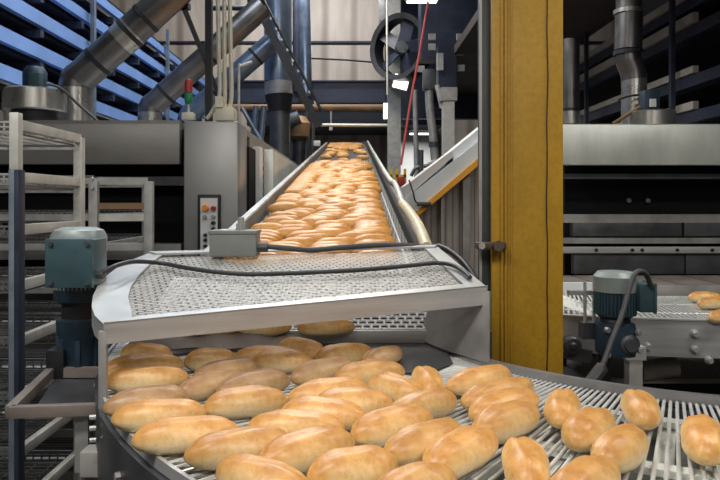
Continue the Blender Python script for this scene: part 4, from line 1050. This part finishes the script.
# ================================================================== lights and camera
def lum(x, y, z, sx, sy, w, col=(1, .97, .92), rot=(0, 0, 0), label=None):
    RM = Matrix.Rotation(rot[0], 4, 'X'); dn = RM @ Vector((0, 0, -1))
    L = bpy.data.lights.new('tube_light', 'AREA'); L.shape = 'RECTANGLE'; L.size = sx; L.size_y = sy; L.energy = w; L.color = col
    o = bpy.data.objects.new('tube_light', L); COL.objects.link(o); o.location = Vector((x, y, z))+dn*.06; o.rotation_euler = rot
    t = thing('ceiling_luminaire', label, 'lamp', (x, y, z))
    MB().box(Vector((x, y, z))-dn*.03, (sx*1.05, sy*1.1, .07), rot=RM).build('housing', 'galv_grey', t)
    MB().box(Vector((x, y, z))+dn*.015, (sx, sy, .02), rot=RM).build('diffuser', 'lamp', t)

lum(-.9, .3, 3.2, 1.2, .3, 39, label='ceiling luminaire above the front left of the curved belt')
lum(.9, -.6, 2.9, 1.2, .3, 34, label='ceiling luminaire above and behind the camera on the right')
lum(.3, 2.2, 3.9, 1.2, .3, 11, label='ceiling luminaire above the mesh guard')
lum(-.1, 5.0, 4.6, .5, 2.2, 75, (1, .95, .86), label='ceiling luminaire over the lower slope of the long conveyor')
lum(-.2, 9.5, 5.4, .5, 2.2, 90, (1, .95, .86), label='ceiling luminaire over the upper slope of the long conveyor')
lum(-1.2, 13.2, 7.1, 3.2, .5, 190, (.96, .96, 1), (.75, 0, 0), label='added unseen tilted light washing the far wall')  # unseen wash light, added to brighten the far wall
lum(-1.8, 4.6, 5.2, .5, 2.4, 60, (.68, .82, 1), label='cool white ceiling luminaire in front of the blue trays')
lum(-1.6, 9.0, 5.8, .5, 2.4, 75, (.68, .82, 1), label='cool white ceiling luminaire further along the blue trays')
lum(2.2, 1.8, 3.3, 1.4, .4, 28, (1, .97, .9), label='ceiling luminaire over the right conveyor')
lum(-2.2, .6, 3.0, 1.4, .4, 12, label='ceiling luminaire over the wire racks')
lum(1.45, 14.5, 2.93, .44, .2, 45, label='small flat bright lamp far away beyond the red cord')

W = bpy.data.worlds.new('hall_air'); SC.world = W; W.use_nodes = True
W.node_tree.nodes['Background'].inputs[0].default_value = (.6, .7, .9, 1)
W.node_tree.nodes['Background'].inputs[1].default_value = .3
cam = bpy.data.cameras.new('camera'); co = bpy.data.objects.new('camera', cam); COL.objects.link(co)
co.location = (0, 0, CZ); co.rotation_euler = (math.pi/2, 0, 0)
cam.sensor_width = 36; cam.lens = 36*F/720
cam.shift_x = (360-VX)/720; cam.shift_y = -(240-VY)/720
cam.clip_start = .05
cam.dof.use_dof = False
SC.camera = co
SC.view_settings.view_transform = 'Standard'; SC.view_settings.look = 'None'
SC.view_settings.gamma = 1; SC.view_settings.use_curve_mapping = False
SC.view_settings.exposure = 0.15
